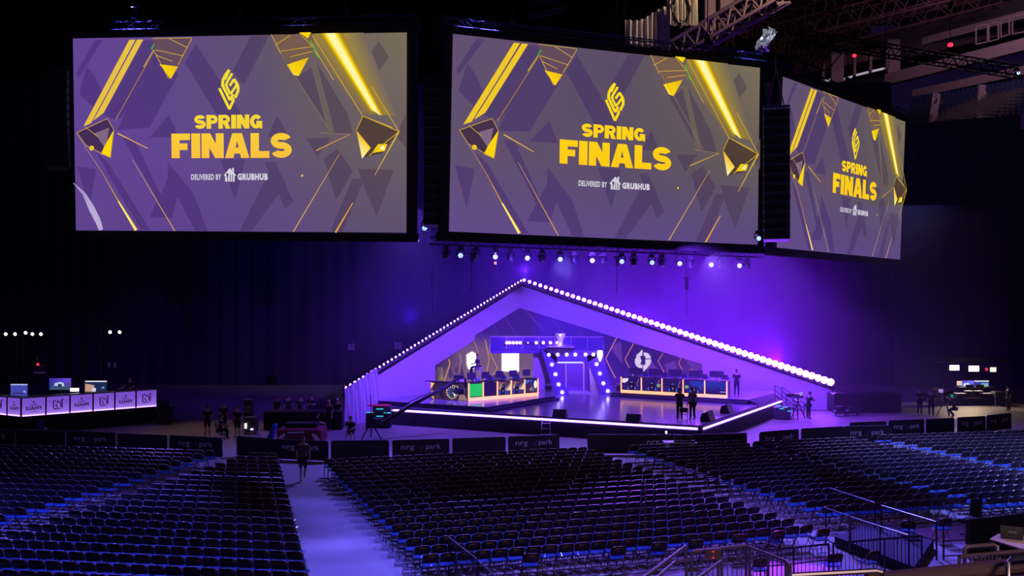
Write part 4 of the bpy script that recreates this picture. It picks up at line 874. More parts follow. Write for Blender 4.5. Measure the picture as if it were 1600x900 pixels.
def tvpic(kind):
    def f(P):
        if kind == 0: P.poly([(0, 0), (1, 0), (1, 1), (0, 1)], lin((66, 70, 170))); P.poly([(0, .9), (1, .9), (1, 1), (0, 1)], lin((170, 180, 235))); P.poly([(.72, .3), (.92, .3), (.9, .42), (.82, .5)], lin((140, 160, 230)))
        elif kind == 1: P.poly([(0, 0), (1, 0), (1, 1), (0, 1)], [lin((30, 60, 110)), lin((70, 60, 110)), lin((110, 70, 220)), lin((60, 40, 170))]); P.poly([(0, 0), (1, 0), (.85, .4), (.2, .35)], lin((60, 80, 110))); P.poly([(.22, .35), (.7, .3), (.66, .6), (.5, .68), (.26, .58)], lin((180, 200, 230))); P.poly([(.4, .3), (.58, .28), (.58, .5), (.4, .5)], lin((30, 40, 70)))
        elif kind == 2: P.poly([(0, 0), (1, 0), (1, 1), (0, 1)], lin((26, 40, 84))); P.poly([(0, .9), (1, .9), (1, 1), (0, 1)], lin((235, 235, 240))); P.poly([(0, .0), (.4, 0), (.42, .6), (0, .75)], lin((190, 150, 130))); P.poly([(.3, 0), (.5, .0), (.5, .35), (.34, .35)], lin((210, 205, 225))); P.poly([(.72, .3), (.9, .3), (.86, .5)], lin((120, 150, 200)))
        elif kind == 3: P.poly([(0, 0), (1, 0), (1, 1), (0, 1)], [lin((90, 150, 240)), lin((60, 70, 120)), lin((130, 100, 250)), lin((60, 40, 190))]); P.poly([(.15, .3), (.45, .25), (.7, .4), (.55, .65), (.2, .6)], lin((225, 235, 250))); P.poly([(.6, .0), (.95, .05), (.9, .4), (.65, .35)], lin((14, 18, 50))); P.poly([(.1, .1), (.5, .1), (.5, .22), (.1, .22)], lin((120, 200, 230)))
        else: P.poly([(0, 0), (1, 0), (1, 1), (0, 1)], lin((44, 60, 160))); P.poly([(0, .84), (1, .84), (1, 1), (0, 1)], lin((215, 215, 225))); P.poly([(.45, .1), (.97, .1), (.97, .68), (.45, .68)], lin((130, 170, 190))); P.poly([(.5, .2), (.9, .2), (.9, .4), (.5, .45)], lin((170, 190, 150)))
    return f
def tv_at(px, py, Y, w_, h_, kind, label, grp, zf=None):
    p = AY(px, py, Y); return monitor((p.x, p.y, zf if zf is not None else p.z - .16), R(2), label, grp, w_, h_, pic=tvpic(kind))
zt = AR + 1.09
Yd = 52.5
def scr(px0, px1, py0, py1, Y, kind, label, grp, foot):
    a = AY(px0, py1, Y); c = AY(px1, py0, Y); w_ = c.x - a.x; h_ = c.z - a.z; o = empty('video_monitor', ((a.x + c.x) / 2, Y, foot), 0, label, 'monitor', grp); z0 = a.z - foot
    b = MB(); b.box((0, .05, h_ / 2 + z0), (w_ + .06, .07, h_ + .06), BLACK); b.build('housing', o)
    b = MB(); b.box((0, .1, .02), (.6, .4, .04), BLACK); b.tube([(0, .12, .02), (0, .12, z0 + h_ * .5)], .035, BLACK, 6); b.build('stand', o)
    P = Paint(lambda u, v: Vector(((u - .5) * w_, -.0, z0 + v * h_)), (0, -1, 0), .004); tvpic(kind)(P); P.build('picture', P_LED, o); return o
scr(16.5, 43, 600, 619, 52.6, 0, 'blue video monitor at the corner of the analyst desk', 'monitors behind the analyst desk', zt)
scr(77, 111, 591, 609, 54.4, 1, 'video monitor with racing picture raised behind the analyst desk', 'monitors behind the analyst desk', AR)
scr(133, 167, 595, 612, 55.6, 2, 'video monitor with white top bar behind the analyst desk', 'monitors behind the analyst desk', AR)
p = AY(116.5, 613, 53.6); b = MB(); b.box((0, 0, .12), (.5, .1, .2), mat('white_lightbox', (.8, .8, .8), .4, emit=(1, .92, .85), es=1.6)); tag(b.build('desk_lamp', loc=(p.x, p.y, zt)), 'small glowing white light box on the analyst desk', 'lamp')
# lamp stands behind the analyst desk
for xs, yb, poles, lab in (((9, 23.5, 40, 50.6, 64), 507, (27, 35), 'truss bar with five warm white lamps above the analyst desk corner'), ((172, 187), 505, (158, 166), 'truss bar with two warm white lamps above the analyst desk')):
    Y = 60.5; p = AY(poles[0], yb, Y); o = empty('lamp_bar', (p.x, p.y, 0), 0, lab, 'light bar', 'light bars behind the analyst desk'); b = MB()
    for q in poles: x = AY(q, yb, Y).x - p.x; b.tube([(x, 0, 0), (x, 0, p.z)], .04, DMETAL, 6)
    for z in (1.5, 3, 4.5): b.tube([(0, 0, z), (AY(poles[1], yb, Y).x - p.x, 0, z + .5)], .025, DMETAL, 5)
    b.tube([(AY(min(xs) - 8, yb, Y).x - p.x, 0, p.z), (AY(max(xs) + 10, yb, Y).x - p.x, 0, p.z)], .05, DMETAL, 6); b.build('stand', o)
    for i, x in enumerate(xs):
        q = AY(x, 522 - (2 if i == 2 else 0) + (-3 if len(xs) == 2 else 0), Y - .2) - Vector((p.x, p.y, 0)); M = Matrix.Translation(q) @ Matrix.Rotation(R(100), 4, 'X')
        b = MB(); b.lathe([(.08, -.3), (.14, -.2), (.16, 0)], CASE, M=M, n=10); b.tube([(q.x, q.y + .1, q.z), (q.x, 0, p.z)], .02, DMETAL, 5); b.build('lamp_housing', o)
        b = MB(); b.lathe([(.10, .0), (.09, .03), (.01, .05)], LAMPW, M=M, n=10); b.build('lens', o)
p = AY(175, 570, 60.5); o = empty('light_stand', (p.x, 60.5, 0), 0, 'thin stand with two short violet-lit heads behind the analyst desk', 'light stand'); b = MB(); b.tube([(0, 0, 0), (0, 0, p.z)], .03, DMETAL, 6)
b.tube([(-.3, 0, p.z - .2), (.3, 0, p.z - .2)], .03, DMETAL, 6); b.build('pole', o)
for s_ in (-1, 1): b = MB(); b.lathe([(.09, 0), (.10, .3), (.05, .36)], WFAB, c=(s_ * .2, 0, p.z - .2), n=10); b.build('head', o)
# camera crane at the far left
p = Vector((AY(-8, 600, 60).x, 59.5, 0)); o = empty('camera_crane', p, 0, 'dark camera crane rising behind the analyst desk with red-lit camera', 'camera crane')
tip = AY(56, 558, 56) - p; b = MB(); truss(b, Vector((-1.5, 3, 1.5)), tip, .3, DMETAL, 12); b.build('arm', o)
b = MB(); b.tube([(0, 2.5, 0), (0, 2.7, 2.2)], .12, DMETAL, 8); b.tube([(-.8, 2, 0), (0, 2.5, .8), (.8, 2, 0)], .05, DMETAL, 6); b.build('base', o)
c = AY(62, 575, 56) - p; b = MB(); b.box((c.x, c.y, c.z), (.5, .5, .35), CASE); b.box((c.x + .05, c.y - .1, c.z - .28), (.6, .4, .1), WHITEPL); b.tube([tip, c], .05, DMETAL, 6); b.build('camera', o)
b = MB(); b.lathe([(.07, 0), (.07, .05), (.01, .06)], LAMPRED, M=Matrix.Translation((c.x, c.y - .2, c.z + .25)) @ Matrix.Rotation(R(90), 4, 'X'), n=8); b.build('tally_light', o)

# ------------------------------------------------------------------ broadcast set at right
br_ = G(1515, 633.5, 0); RY = br_.y
a_, c_ = AY(1478, 600, RY), AY(1575, 600, RY)
b = MB(); b.box((0, 1.8, .27), (c_.x - a_.x, 3.6, .54), BLKFAB, bev=.03); tag(b.build('riser', loc=((a_.x + c_.x) / 2, RY, 0)), 'low black riser under the broadcast set at far right', 'riser')
scr(1502, 1522, 594.5, 606, RY + 1.6, 3, 'video monitor with bright blue picture, left one of the broadcast set', 'monitors of the broadcast set', .54)
scr(1522.6, 1545, 594.5, 607.5, RY + 1.6, 4, 'video monitor with white bar and map, right one of the broadcast set', 'monitors of the broadcast set', .54)
b = MB(); q = AY(1521, 613, RY + 1.0); x0, x1 = AY(1493, 0, RY + 1).x, AY(1548, 0, RY + 1).x; b.box((0, 0, .68), (x1 - x0, .8, .06), CASE); b.box((0, .3, .34), (x1 - x0 - .1, .05, .6), BLKFAB); tag(b.build('table', loc=((x0 + x1) / 2, RY + 1.1, .54)), 'dark table under the monitors of the broadcast set', 'table')
for i, (x0, x1, y0, y1) in enumerate([(1484, 1498.5, 571, 578.5), (1514, 1529.5, 572, 580), (1547, 1556.5, 574, 581)]):
    a = AY(x0, y1, RY + 1.5); c = AY(x1, y0, RY + 1.5); o = empty('soft_light', ((a.x + c.x) / 2, a.y, (a.z + c.z) / 2), 0, ['white soft light panel above the broadcast set, left of two bright ones', 'white soft light panel above the broadcast set, right of two bright ones', 'dimmer soft light panel right of the two bright ones'][i], 'light', 'soft lights over the broadcast set')
    b = MB(); b.box((0, .08, 0), (c.x - a.x + .06, .14, c.z - a.z + .06), CASE); b.tube([(0, .1, .2), (0, .1, 1.2)], .025, DMETAL, 6); b.build('housing', o)
    b = MB(); b.box((0, 0, 0), (c.x - a.x, .03, c.z - a.z), mat('soft_light_face', (.8, .8, .8), .5, emit=(1, .84, .6), es=14) if i < 2 else mat('soft_light_face_dim', (.8, .8, .8), .5, emit=(1, .95, .85), es=1.0)); b.build('diffuser', o)
a = AY(1541, 577, RY + 1.5); b = MB(); b.box((0, 0, 0), (.2, .1, .26), CASE); b.box((0, -.05, 0), (.14, .03, .2), LAMPRED); tag(b.build('tally_light', loc=a), 'small red signal light between the soft lights', 'signal light')
z1 = AY(1500, 562, RY + 1.6).z; b = MB(); xa, xb_ = AY(1460, 0, RY + 1.6).x, AY(1580, 0, RY + 1.6).x; truss(b, (xa, RY + 1.6, z1), (xb_, RY + 1.6, z1), .3, DMETAL, 14)
for x in (xa, xb_): truss(b, (x, RY + 1.6, 0), (x, RY + 1.6, z1), .3, DMETAL, 10)
tag(b.build('lighting_truss'), 'black goalpost truss holding the soft lights of the broadcast set', 'truss')
arealight('soft_light_glow', (AY(1507, 575, RY + 1.3).x, RY + 1.2, AY(1507, 575, RY).z), (AY(1507, 575, RY).x, RY - 2, 0), (1, .72, .5), 130, 2, .5, 150)
p = AY(1499, 599, RY + 1.2); b = MB(); b.box((0, 0, 0), (.36, .04, .3), mat('lit_paper', (.8, .7, .6), .6, emit=(1, .7, .5), es=.7)); b.tube([(0, .03, 0), (0, .05, -(p.z - 1.26))], .02, DMETAL); tag(b.build('script_stand', loc=p), 'small warm lit script stand left of the broadcast monitors', 'stand')
for x, lab in ((1486.5, 'left'), (1548.5, 'right')):
    q = AY(x, 618, RY + .6); o = empty('water_bottle', (q.x, q.y, .54), 0, 'tall teal cylinder standing on the broadcast riser, %s one' % lab, 'bottle', 'teal cylinders on the broadcast riser'); b = MB(); b.lathe([(.10, 0), (.10, .34), (.08, .38)], TEAL, n=10); b.build('body', o, True); b = MB(); b.lathe([(.05, .38), (.05, .44)], BLACK, n=8); b.build('lid', o)
for px_, lab, lx in ((1513, 'director chair with pale seat on the broadcast riser, left one', 0), (1529, 'director chair with pale seat on the broadcast riser, right one', 1)):
    q = AY(px_, 620, RY + .5); o = empty('director_chair', (q.x, q.y, .54), R(180), lab, 'chair', 'director chairs on the broadcast riser')
    b = MB(); b.box((0, 0, .46), (.5, .42, .05), WHITEPL); b.build('seat', o); b = MB(); b.box((0, .2, .84), (.54, .03, .2), BLKFAB); b.build('backrest', o)
    b = MB()
    for s_ in (-1, 1): b.tube([(s_ * .25, -.2, 0), (s_ * .25, .2, .46)], .02, BLACK, 6); b.tube([(s_ * .25, .2, 0), (s_ * .25, -.2, .46)], .02, BLACK, 6); b.tube([(s_ * .27, .2, .4), (s_ * .27, .2, .95)], .02, BLACK, 6)
    b.build('frame', o)
for px_, lab in ((1500, 'left'), (1541, 'right')):
    q = AY(px_, 622, RY + .3); b = MB(); b.box((0, 0, .3), (.75, .45, .05), WHITEPL); b.box((0, 0, .14), (.5, .3, .28), BLACK); tag(b.build('side_table', loc=(q.x, q.y, .54)), 'low white-topped side table on the broadcast riser, %s one' % lab, 'table', 'side tables on the broadcast riser')
for (x0, x1, y0, y1, lab) in ((1457, 1473, 608, 622, 'silver-edged equipment rack left of the broadcast set'), (1555, 1572, 612, 625.5, 'silver-edged equipment rack right of the broadcast set'), (1376, 1396, 628, 643, 'dark equipment case right of the long dark cases')):
    a = AY(x0, y1, RY - .3); c = AY(x1, y0, RY - .3); w_, h_ = c.x - a.x, c.z; o = empty('flight_case', ((a.x + c.x) / 2, a.y, 0), 0, lab, 'case', 'equipment cases')
    b = MB(); b.box((0, .4, h_ / 2), (w_ - .04, .8, h_ - .04), CASE); b.build('body', o); b = MB()
    for zz in (.04, h_ * .45, h_ - .02): b.tube([(-w_ / 2, -.02, zz), (w_ / 2, -.02, zz)], .03, STEEL, 6)
    for s_ in (-1, 1): b.tube([(s_ * w_ / 2, -.02, 0), (s_ * w_ / 2, -.02, h_)], .03, STEEL, 6)
    b.build('edging', o)
b = MB(); b.box((0, 0, .65), (4.6, 1.4, 1.3), BLACK, bev=.06); q = G(1350, 643, 0); tag(b.build('draped_cases', loc=(q.x, q.y, 0)), 'long stack of cases under dark cover right of the stage', 'cases')

# ------------------------------------------------------------------ seating stand and roof at upper right
def seg_box(name, p, q, h, dpt, m, parent=None, lab=None, cat=None, build=True, mb=None):
    p, q = Vector(p), Vector(q); d = (q - p); n = Vector((-d.y, d.x, 0)).normalized(); b = mb or MB()
    b.prism([p, q, q + n * dpt, p + n * dpt], (0, 0, h), m)
    return b.build(name, parent) if build else b
WALLP = mat('stand_fascia_paint', (.34, .25, .30), .7, var=.2, scale=.2)
DARKST = mat('dark_stand_concrete', (.05, .035, .05), .8)
st = empty('wall_stand', (50, 100, 0)); st['kind'] = 'structure'
def stp(name, *a, **k):
    o = seg_box(name, *a, **k); o.parent = st; o.matrix_parent_inverse = Matrix.Translation((-50, -100, 0)); return o
stp('fascia_band', AY(1382, 133, 108), AY(1640, 68, 95), 1.35, 1, WALLP)
stp('fascia_band', AY(1425, 153, 105), AY(1640, 108, 92), .95, 1, WALLP)
stp('fascia_band', AY(1433, 72, 112), AY(1640, 18, 100), .9, 1, WALLP)
stp('fascia_band', AY(1240, 118, 118), AY(1400, 86, 112), 1.3, 1, mat('roof_beam_paint', (.22, .10, .12), .7))
stp('fascia_band', AY(1490, 12, 112), AY(1640, -26, 104), .6, 1, mat('roof_beam_paint', (.22, .10, .12), .7))
stp('back_wall', AY(1240, 165, 121), AY(1640, 50, 116), 6.5, .5, DARKST)
stp('back_wall', AY(1380, 100, 114), AY(1640, 38, 104), 4.0, .5, DARKST)
for x0, y0, x1, y1 in ((1285, 129, 1303, 125), (1313, 127, 1332, 121), (1338, 119, 1358, 114), (1362, 113, 1384, 108), (1388, 107, 1396, 105)):
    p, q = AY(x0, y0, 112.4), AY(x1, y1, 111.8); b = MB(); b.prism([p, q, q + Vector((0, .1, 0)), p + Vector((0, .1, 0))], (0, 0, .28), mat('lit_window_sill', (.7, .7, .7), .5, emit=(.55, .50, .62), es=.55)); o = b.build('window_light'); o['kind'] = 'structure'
for x in (1286, 1308, 1335, 1360, 1386, 1396): p = AY(x, 128 - (x - 1285) * .22, 111.5); b = MB(); b.box((p.x, p.y, p.z + 1.1), (1.6 if x in (1308, 1396) else .35, .4, 4.6 if x in (1308, 1396) else 2.3), WALLP); o = b.build('column'); o['kind'] = 'structure'
for x0, x1, y in ((1525, 1543, 70), (1545, 1560, 66), (1564, 1577, 59), (1582, 1604, 54)):
    p, q = AY(x0, y, 100), AY(x1, y - 4, 99.4); b = MB()
    for s_ in (0, 1): b.prism([p + Vector((0, 0, 2.0 * s_)), q + Vector((0, 0, 2.0 * s_)), q + Vector((0, .1, 2.0 * s_)), p + Vector((0, .1, 2.0 * s_))], (0, 0, .14), WALLP)
    for c in (p, q): b.tube([c, c + Vector((0, 0, 2.0))], .09, WALLP, 5)
    o = b.build('window_frame'); o['kind'] = 'structure'
# sloping seat bank
s00, s10, s01, s11 = AY(1415, 200, 90), AY(1640, 225, 80), AY(1425, 152, 106), AY(1640, 116, 92.5)
b = MB(); b.prism([s00, s10, s11, s01], (0, 0, -.4), DARKST); o = b.build('floor_stand'); o['kind'] = 'structure'
V = []; F = []
SEATN = mat('navy_stadium_seat', (.03, .05, .16), .5)
for r_ in range(17):
    t = (r_ + .5) / 17; a, c = s00.lerp(s01, t), s10.lerp(s11, t); L = (c - a).length; n = int(L / .55); d = (c - a) / n
    for k in range(n):
        if abs(k / n - .18 - t * .04) < .018 or abs(k / n - .52 - .03 * t) < .02: continue
        p = a + d * (k + .5); u = d.normalized() * .22; i = len(V)
        V += [p - u, p + u, p + u + Vector((0, .15, .45)), p - u + Vector((0, .15, .45)), p - u + Vector((0, -.4, .02)), p + u + Vector((0, -.4, .02))]; F += [[i, i + 1, i + 2, i + 3], [i, i + 4, i + 5, i + 1]]
me = bpy.data.meshes.new('stadium_seats'); me.from_pydata(V, [], F); me.materials.append(SEATN); o = bpy.data.objects.new('stadium_seats', me); COL.objects.link(o); tag(o, 'dim bank of navy stadium seats above the right curtain', 'seats', None, 'stuff')
for t0 in (.20, .545):
    b = MB()
    for r_ in range(20):
        t = r_ / 20; a = s00.lerp(s10, t0 - .005 + .0 * t); c = s01.lerp(s11, t0 - .005); p = a.lerp(c, t); b.box(p + Vector((0, 0, .15)), (.9, .5, .3), WALLP)
    tag(b.build('stair_flight'), 'pale concrete stair between the dim stadium seats, %s one' % ('left' if t0 < .3 else 'right'), 'stairs')
seg_box('x', AY(1525, 210, 79), AY(1640, 196, 74), 1.25, .4, WALLP, build=True).name = 'wall_vomitory'; bpy.data.objects['wall_vomitory']['kind'] = 'structure'
# roof framing
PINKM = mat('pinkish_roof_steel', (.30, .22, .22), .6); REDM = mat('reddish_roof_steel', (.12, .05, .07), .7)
def big_truss(a, b_, wd, m, r, lab, bays, cat='roof truss'):
    q = MB(); truss(q, a, b_, wd, m, bays, r=r); return tag(q.build('roof_truss'), lab, cat)
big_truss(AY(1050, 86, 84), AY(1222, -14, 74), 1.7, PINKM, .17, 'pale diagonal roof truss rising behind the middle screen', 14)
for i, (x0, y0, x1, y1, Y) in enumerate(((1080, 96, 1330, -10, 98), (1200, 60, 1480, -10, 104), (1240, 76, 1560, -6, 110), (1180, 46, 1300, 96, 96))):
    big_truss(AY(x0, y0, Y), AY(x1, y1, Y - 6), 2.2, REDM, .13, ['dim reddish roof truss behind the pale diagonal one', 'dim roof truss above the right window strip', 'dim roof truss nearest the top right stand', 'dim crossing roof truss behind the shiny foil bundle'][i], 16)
p = AY(1384, 70, 84); big_truss(AY(1240, 56, 84), AY(1590, 112, 84), 1.0, DMETAL, .08, 'long black lighting truss hanging before the upper stand', 36, 'truss')
q = AY(978, 86, 60); big_truss(AY(824, 18, 60), AY(882, 4, 60), .8, DMETAL, .05, 'small black truss above the middle screen', 6, 'truss')
for x0, x1, lab in ((1103, 1114, 'left'), (1128, 1142, 'right')):
    a = AY((x0 + x1) / 2, 46 if x0 < 1110 else 26, 80); b = MB(); b.box((a.x, a.y, a.z + 3), (1.0 if x0 < 1110 else 1.3, .8, 6.5), PINKM, bev=.05); tag(b.build('roof_strut'), 'pale steel strut standing on the diagonal roof truss, %s one' % lab, 'strut')
def hung(name, pts, ybot, Y, m, lab):
    V = []; F = []; n = 34; k = len(pts) - 1
    for i in range(n):
        t = i / (n - 1) * k; j = min(int(t), k - 1); x = pts[j][0] + (pts[j + 1][0] - pts[j][0]) * (t - j); y = pts[j][1] + (pts[j + 1][1] - pts[j][1]) * (t - j)
        for r_ in range(4):
            p = AY(x, y + (ybot - y) * r_ / 3, Y); p.y += .22 * math.sin(i * 1.5) + .1 * math.sin(i * .6 + r_); V.append(p)
    for i in range(n - 1):
        for r_ in range(3): a = i * 4 + r_; F.append([a, a + 4, a + 5, a + 1])
    b = MB(); b.add(V, F, m)
    for q in (V[0], V[-4]): b.tube([q, (q.x, q.y, 51.65)], .02, DMETAL, 5)
    return tag(b.build(name, smooth=True), lab, 'curtain')
GREYC = mat('grey_beige_curtain', (.42, .36, .32), .9)
hung('hanging_curtain', [(1042, -12), (1090, -12)], 40, 66, mat('pale_curtain', (.6, .52, .42), .9), 'pale lit curtain hanging from the roof behind the middle screen')
hung('hanging_curtain', [(977, 30), (996, 33), (1012, 26), (1028, 14), (1046, 8)], 84, 67, GREYC, 'grey scalloped curtain hanging from the roof above the middle screen')
spot('roof_fill_light', (17, 60, 38), AY(1050, 20, 67), (1, .78, .5), 7000, 60, .6)  # added warm spot that brightens the roof curtains
spot('roof_fill_light', (22, 66, 34), AY(1130, 40, 80), (1, .62, .5), 3800, 60, .8)  # added warm spot, turns the diagonal roof truss pinkish
arealight('stand_fill_light', (52, 84, 42), (52, 106, 36), (.95, .55, .75), 1100, 14, 4)  # added weak pink fill for the fascia bands of the stand
# wire bundle hanging before the pale curtain, foil bundle
def squiggle(c, r, n, m, rad, name, lab, cat, seed, sz=1.0):
    rd = random.Random(seed); b = MB()
    for k in range(n):
        a0 = rd.uniform(0, 6.3); pts = []
        for i in range(9): a = a0 + i * .8; pts.append(Vector(c) + Vector((math.cos(a) * r * rd.uniform(.5, 1), math.sin(a * 1.3) * r * .4, (math.sin(a) * r * sz) * rd.uniform(.6, 1.1))))
        b.tube(pts, rad, m, 5)
    return tag(b.build(name), lab, cat)
c = AY(1063, 14, 64.5); squiggle(c, .8, 7, BLACK, .045, 'cable_bundle', 'tangle of black cable loops hanging before the pale roof curtain', 'cables', 3, 1.7)
FOIL = mat('crumpled_foil', (.8, .8, .85), .2, .9)
c = AY(1197, 64, 60); rd = random.Random(5); c = AY(1197, 64, 60); rd = random.Random(5)
bm = bmesh.new(); bmesh.ops.create_icosphere(bm, subdivisions=3, radius=.5)
for v in bm.verts: v.co *= rd.uniform(.55, 1.25); v.co.z *= 1.7; v.co.x += .25 * math.sin(v.co.z * 3)
me = bpy.data.meshes.new('foil_bundle'); bm.to_mesh(me); bm.free(); me.materials.append(FOIL); o = bpy.data.objects.new('foil_bundle', me); COL.objects.link(o); o.location = c
tag(o, 'crumpled shiny foil bundle hanging right of the middle screen', 'foil')
spot('roof_fill_light', (16, 54, 30), c, (.8, .85, 1), 4500, 16, .4)  # added spot that makes the foil look silvery
for x, y in ((1335, 87), (1485, 70)):
    c = AY(x, y, 82 if x > 1400 else 108); b = MB(); b.lathe([(.2, -.14), (.25, 0), (.2, .14)], LAMPRED, c=c, n=10); b.tube([c, c + Vector((0, 0, 3))], .03, DMETAL); tag(b.build('exit_beacon'), 'small red light glowing under the roof, %s' % ('left one above the window strip' if x < 1400 else 'right one on the black truss'), 'light')
# chain hoists hanging over the stage
for x, y0, y1, Y, lab in ((676, 427, 450, 62, 'small hoist hanging on a thin chain left of the stage peak'), (737, 396, 411, 60, 'small hoist on a thin chain under the second moving head'), (1073, 434, 453, 66, 'small hoist hanging above the right lamp row'), (964, 402, 416, 60, 'small hoist under the moving-head truss right of the peak')):
    a, c = AY(x, y0, Y), AY(x, y1, Y); o = empty('chain_hoist', c, 0, lab, 'hoist', 'chain hoists over the stage')
    b = MB(); b.box((0, 0, (a.z - c.z) / 2), (.22, .22, a.z - c.z), CASE); b.box((0, 0, a.z - c.z), (.5, .2, .12), CASE); b.build('motor', o)
    b = MB(); b.tube([(0, 0, a.z - c.z), (0, 0, 51.65 - c.z)], .025, DMETAL, 5); b.tube([(0, 0, 0), (0, 0, -1.9)], .025, DMETAL, 5); b.build('chain', o)
a = AY(774, 392, 52); c = AY(774, 420, 52); o = empty('signal_light', a, 0, 'small vertical bar with white and orange lights hanging beneath the truss', 'signal light')
b = MB(); b.tube([(0, 0, .4), (0, 0, c.z - a.z)], .03, DMETAL, 5); b.build('pole', o)
b = MB(); b.box((0, -.05, -.3), (.10, .08, .35), mat('white_signal', (.8, .8, .8), .4, emit=(1, .8, .7), es=1.2)); b.build('white_lamp', o); b = MB(); b.box((0, -.05, -.72), (.14, .08, .16), mat('orange_signal', (.8, .4, .1), .4, emit=(1, .25, .1), es=1.4)); b.build('orange_lamp', o)
b = MB(); pk = AY(598, 388, 74)
for x in (562, 616): b.tube([pk, AY(x, 560, 74)], .03, DMETAL, 5)
b.tube([pk, (pk.x, pk.y, 51.65)], .02, DMETAL, 5); tag(b.build('guy_cables'), 'pair of thin guy cables forming a tall triangle left of the stage', 'cable')
for x, y0, y1, lab in ((549, 530, 600, 'thin dark mast behind the left end of the stage roof, leftmost'), (622, 528, 556, 'thin dark mast behind the left stage roof, right one')):
    a, c = AY(x, y0, 68), AY(x, y1, 68); b = MB(); b.tube([(a.x, 68, 0), a], .06, DMETAL, 6); b.box((a.x, 68, a.z - .6), (.5, .1, .5), WALLP); tag(b.build('mast'), lab, 'mast')

# ------------------------------------------------------------------ jib crane, small props around the stage
p = G(580, 686, 0); jb = empty('camera_jib', p, 0, 'long black camera jib on a tripod reaching over the left desk', 'camera jib')
rel = lambda v: Vector(v) - p
b = MB(); hub = Vector((0, 0, .95))
for a in (100, 220, 340): b.tube([hub, (.62 * math.cos(R(a)), .62 * math.sin(R(a)), .02)], .035, BLACK, 6)
b.tube([hub, (0, 0, 1.35)], .06, BLACK, 8); b.build('tripod', jb)
e0 = AY(597, 662, 48.8); e1 = AY(640, 634, 50.0); e2 = AY(700, 603, 52.0); e3 = AY(717, 589, 52.8); e4 = AY(727, 592, 52.9); e5 = AY(728, 606, 53); e6 = AY(720, 611, 53)
b = MB(); b.tube([rel(e0), rel(e1), rel(e2), rel(e3)], [.13, .13, .12, .10], BLACK, 8); b.tube([rel(e0) + Vector((0, 0, .5)), rel(e2) + Vector((0, 0, .12))], .02, BLACK, 5); b.build('arm', jb)
b = MB(); b.tube([rel(e3), rel(e4), rel(e5)], .07, BLACK, 6); b.box(rel(e3), (.6, .3, .25), CASE); b.build('camera_bracket', jb)
b = MB(); c = rel(e6); b.box(c, (.42, .5, .34), CASE); b.lathe([(.10, 0), (.12, .25)], DMETAL, M=Matrix.Translation(c + Vector((.1, -.25, 0))) @ Matrix.Rotation(R(90), 4, 'X'), n=10); b.build('camera', jb)
b = MB(); b.box(rel(e0) + Vector((-.25, -.1, .1)), (.5, .4, .4), DMETAL); b.build('counterweight', jb)
b = MB(); b.tube([(0, 0, 1.3), rel(AY(579, 617, 48.4))], .025, BLACK, 6); b.build('mast', jb)
p2_ = G(592, 668, 0); eq = empty('camera_control_rack', p2_, 0, 'stack of dark control boxes with teal lights beside the jib tripod', 'equipment')
b = MB(); b.box((0, 0, .45), (1.5, .6, .9), BLKFAB); b.box((.2, 0, 1.1), (1.1, .5, .35), CASE); b.build('cases', eq)
for x, z in ((-.5, .95), (.1, 1.15), (.55, .92), (.1, .72)): b = MB(); b.box((x, -.33, z), (.42, .03, .05), mat('teal_display', (.1, .5, .5), .4, emit=(.05, .7, .75), es=.9)); b.build('display', eq)
b = MB(); b.lathe([(.7, 1.30), (.75, 1.34), (.68, 1.37)], mat('self_lit_red_cushion', (.5, .02, .1), .7, emit=(.8, .01, .12), es=.08), n=18, M=Matrix.Scale(.45, 4, (0, 1, 0))); b.build('round_cover', eq)  # faint emission brightens the cushion, which is no lamp
p = G(853, 683, 0); o = empty('step_ladder', p, 0, 'small dark metal steps leaning at the front of the stage', 'steps'); b = MB()
for s_ in (-1, 1): b.tube([(s_ * .25, -.4, 0), (s_ * .22, .1, .95)], .025, STEEL, 6)
b.build('rail', o)
for k in range(3): b = MB(); b.box((0, -.35 + .14 * k, .22 + .27 * k), (.46, .16, .03), DMETAL); b.build('step', o)
# stair and rails at the right stage end
p = G(1232, 652, 0); o = empty('stage_stairs', p, R(8), 'dark stage stairs with triple handrails at the right end of the stage', 'stairs')
for k in range(5): b = MB(); b.box((-.35 + .30 * (4 - k) * -1 + 1.0, 0, .22 * (k + 1) - .02), (.32, 1.0, .05), DMETAL); b.build('step', o)
for s_ in (-.5, .5):
    b = MB()
    for dz in (.3, .62, .95): b.tube([(-.7, s_, 1.10 + dz), (.85, s_, .0 + dz)], .022, BLACK, 5)
    for x, z in ((-.7, 1.1), (.1, .54), (.85, 0)): b.tube([(x, s_, max(0, z - 1.1)), (x, s_, z + .95)], .025, BLACK, 5)
    b.build('handrail', o)
p = G(1222, 655, 0); o = empty('control_rack', p, 0, 'small rack with teal lit displays beside the right stage stairs', 'equipment'); b = MB(); b.box((0, 0, .4), (1.0, .5, .8), CASE); b.build('case', o)
for x, z in ((-.3, .9), (.1, .8), (.4, .55), (-.1, .7)): b = MB(); b.box((x, -.27, z), (.28, .03, .05), mat('teal_display', (.1, .5, .5), .4)); b.build('display', o)
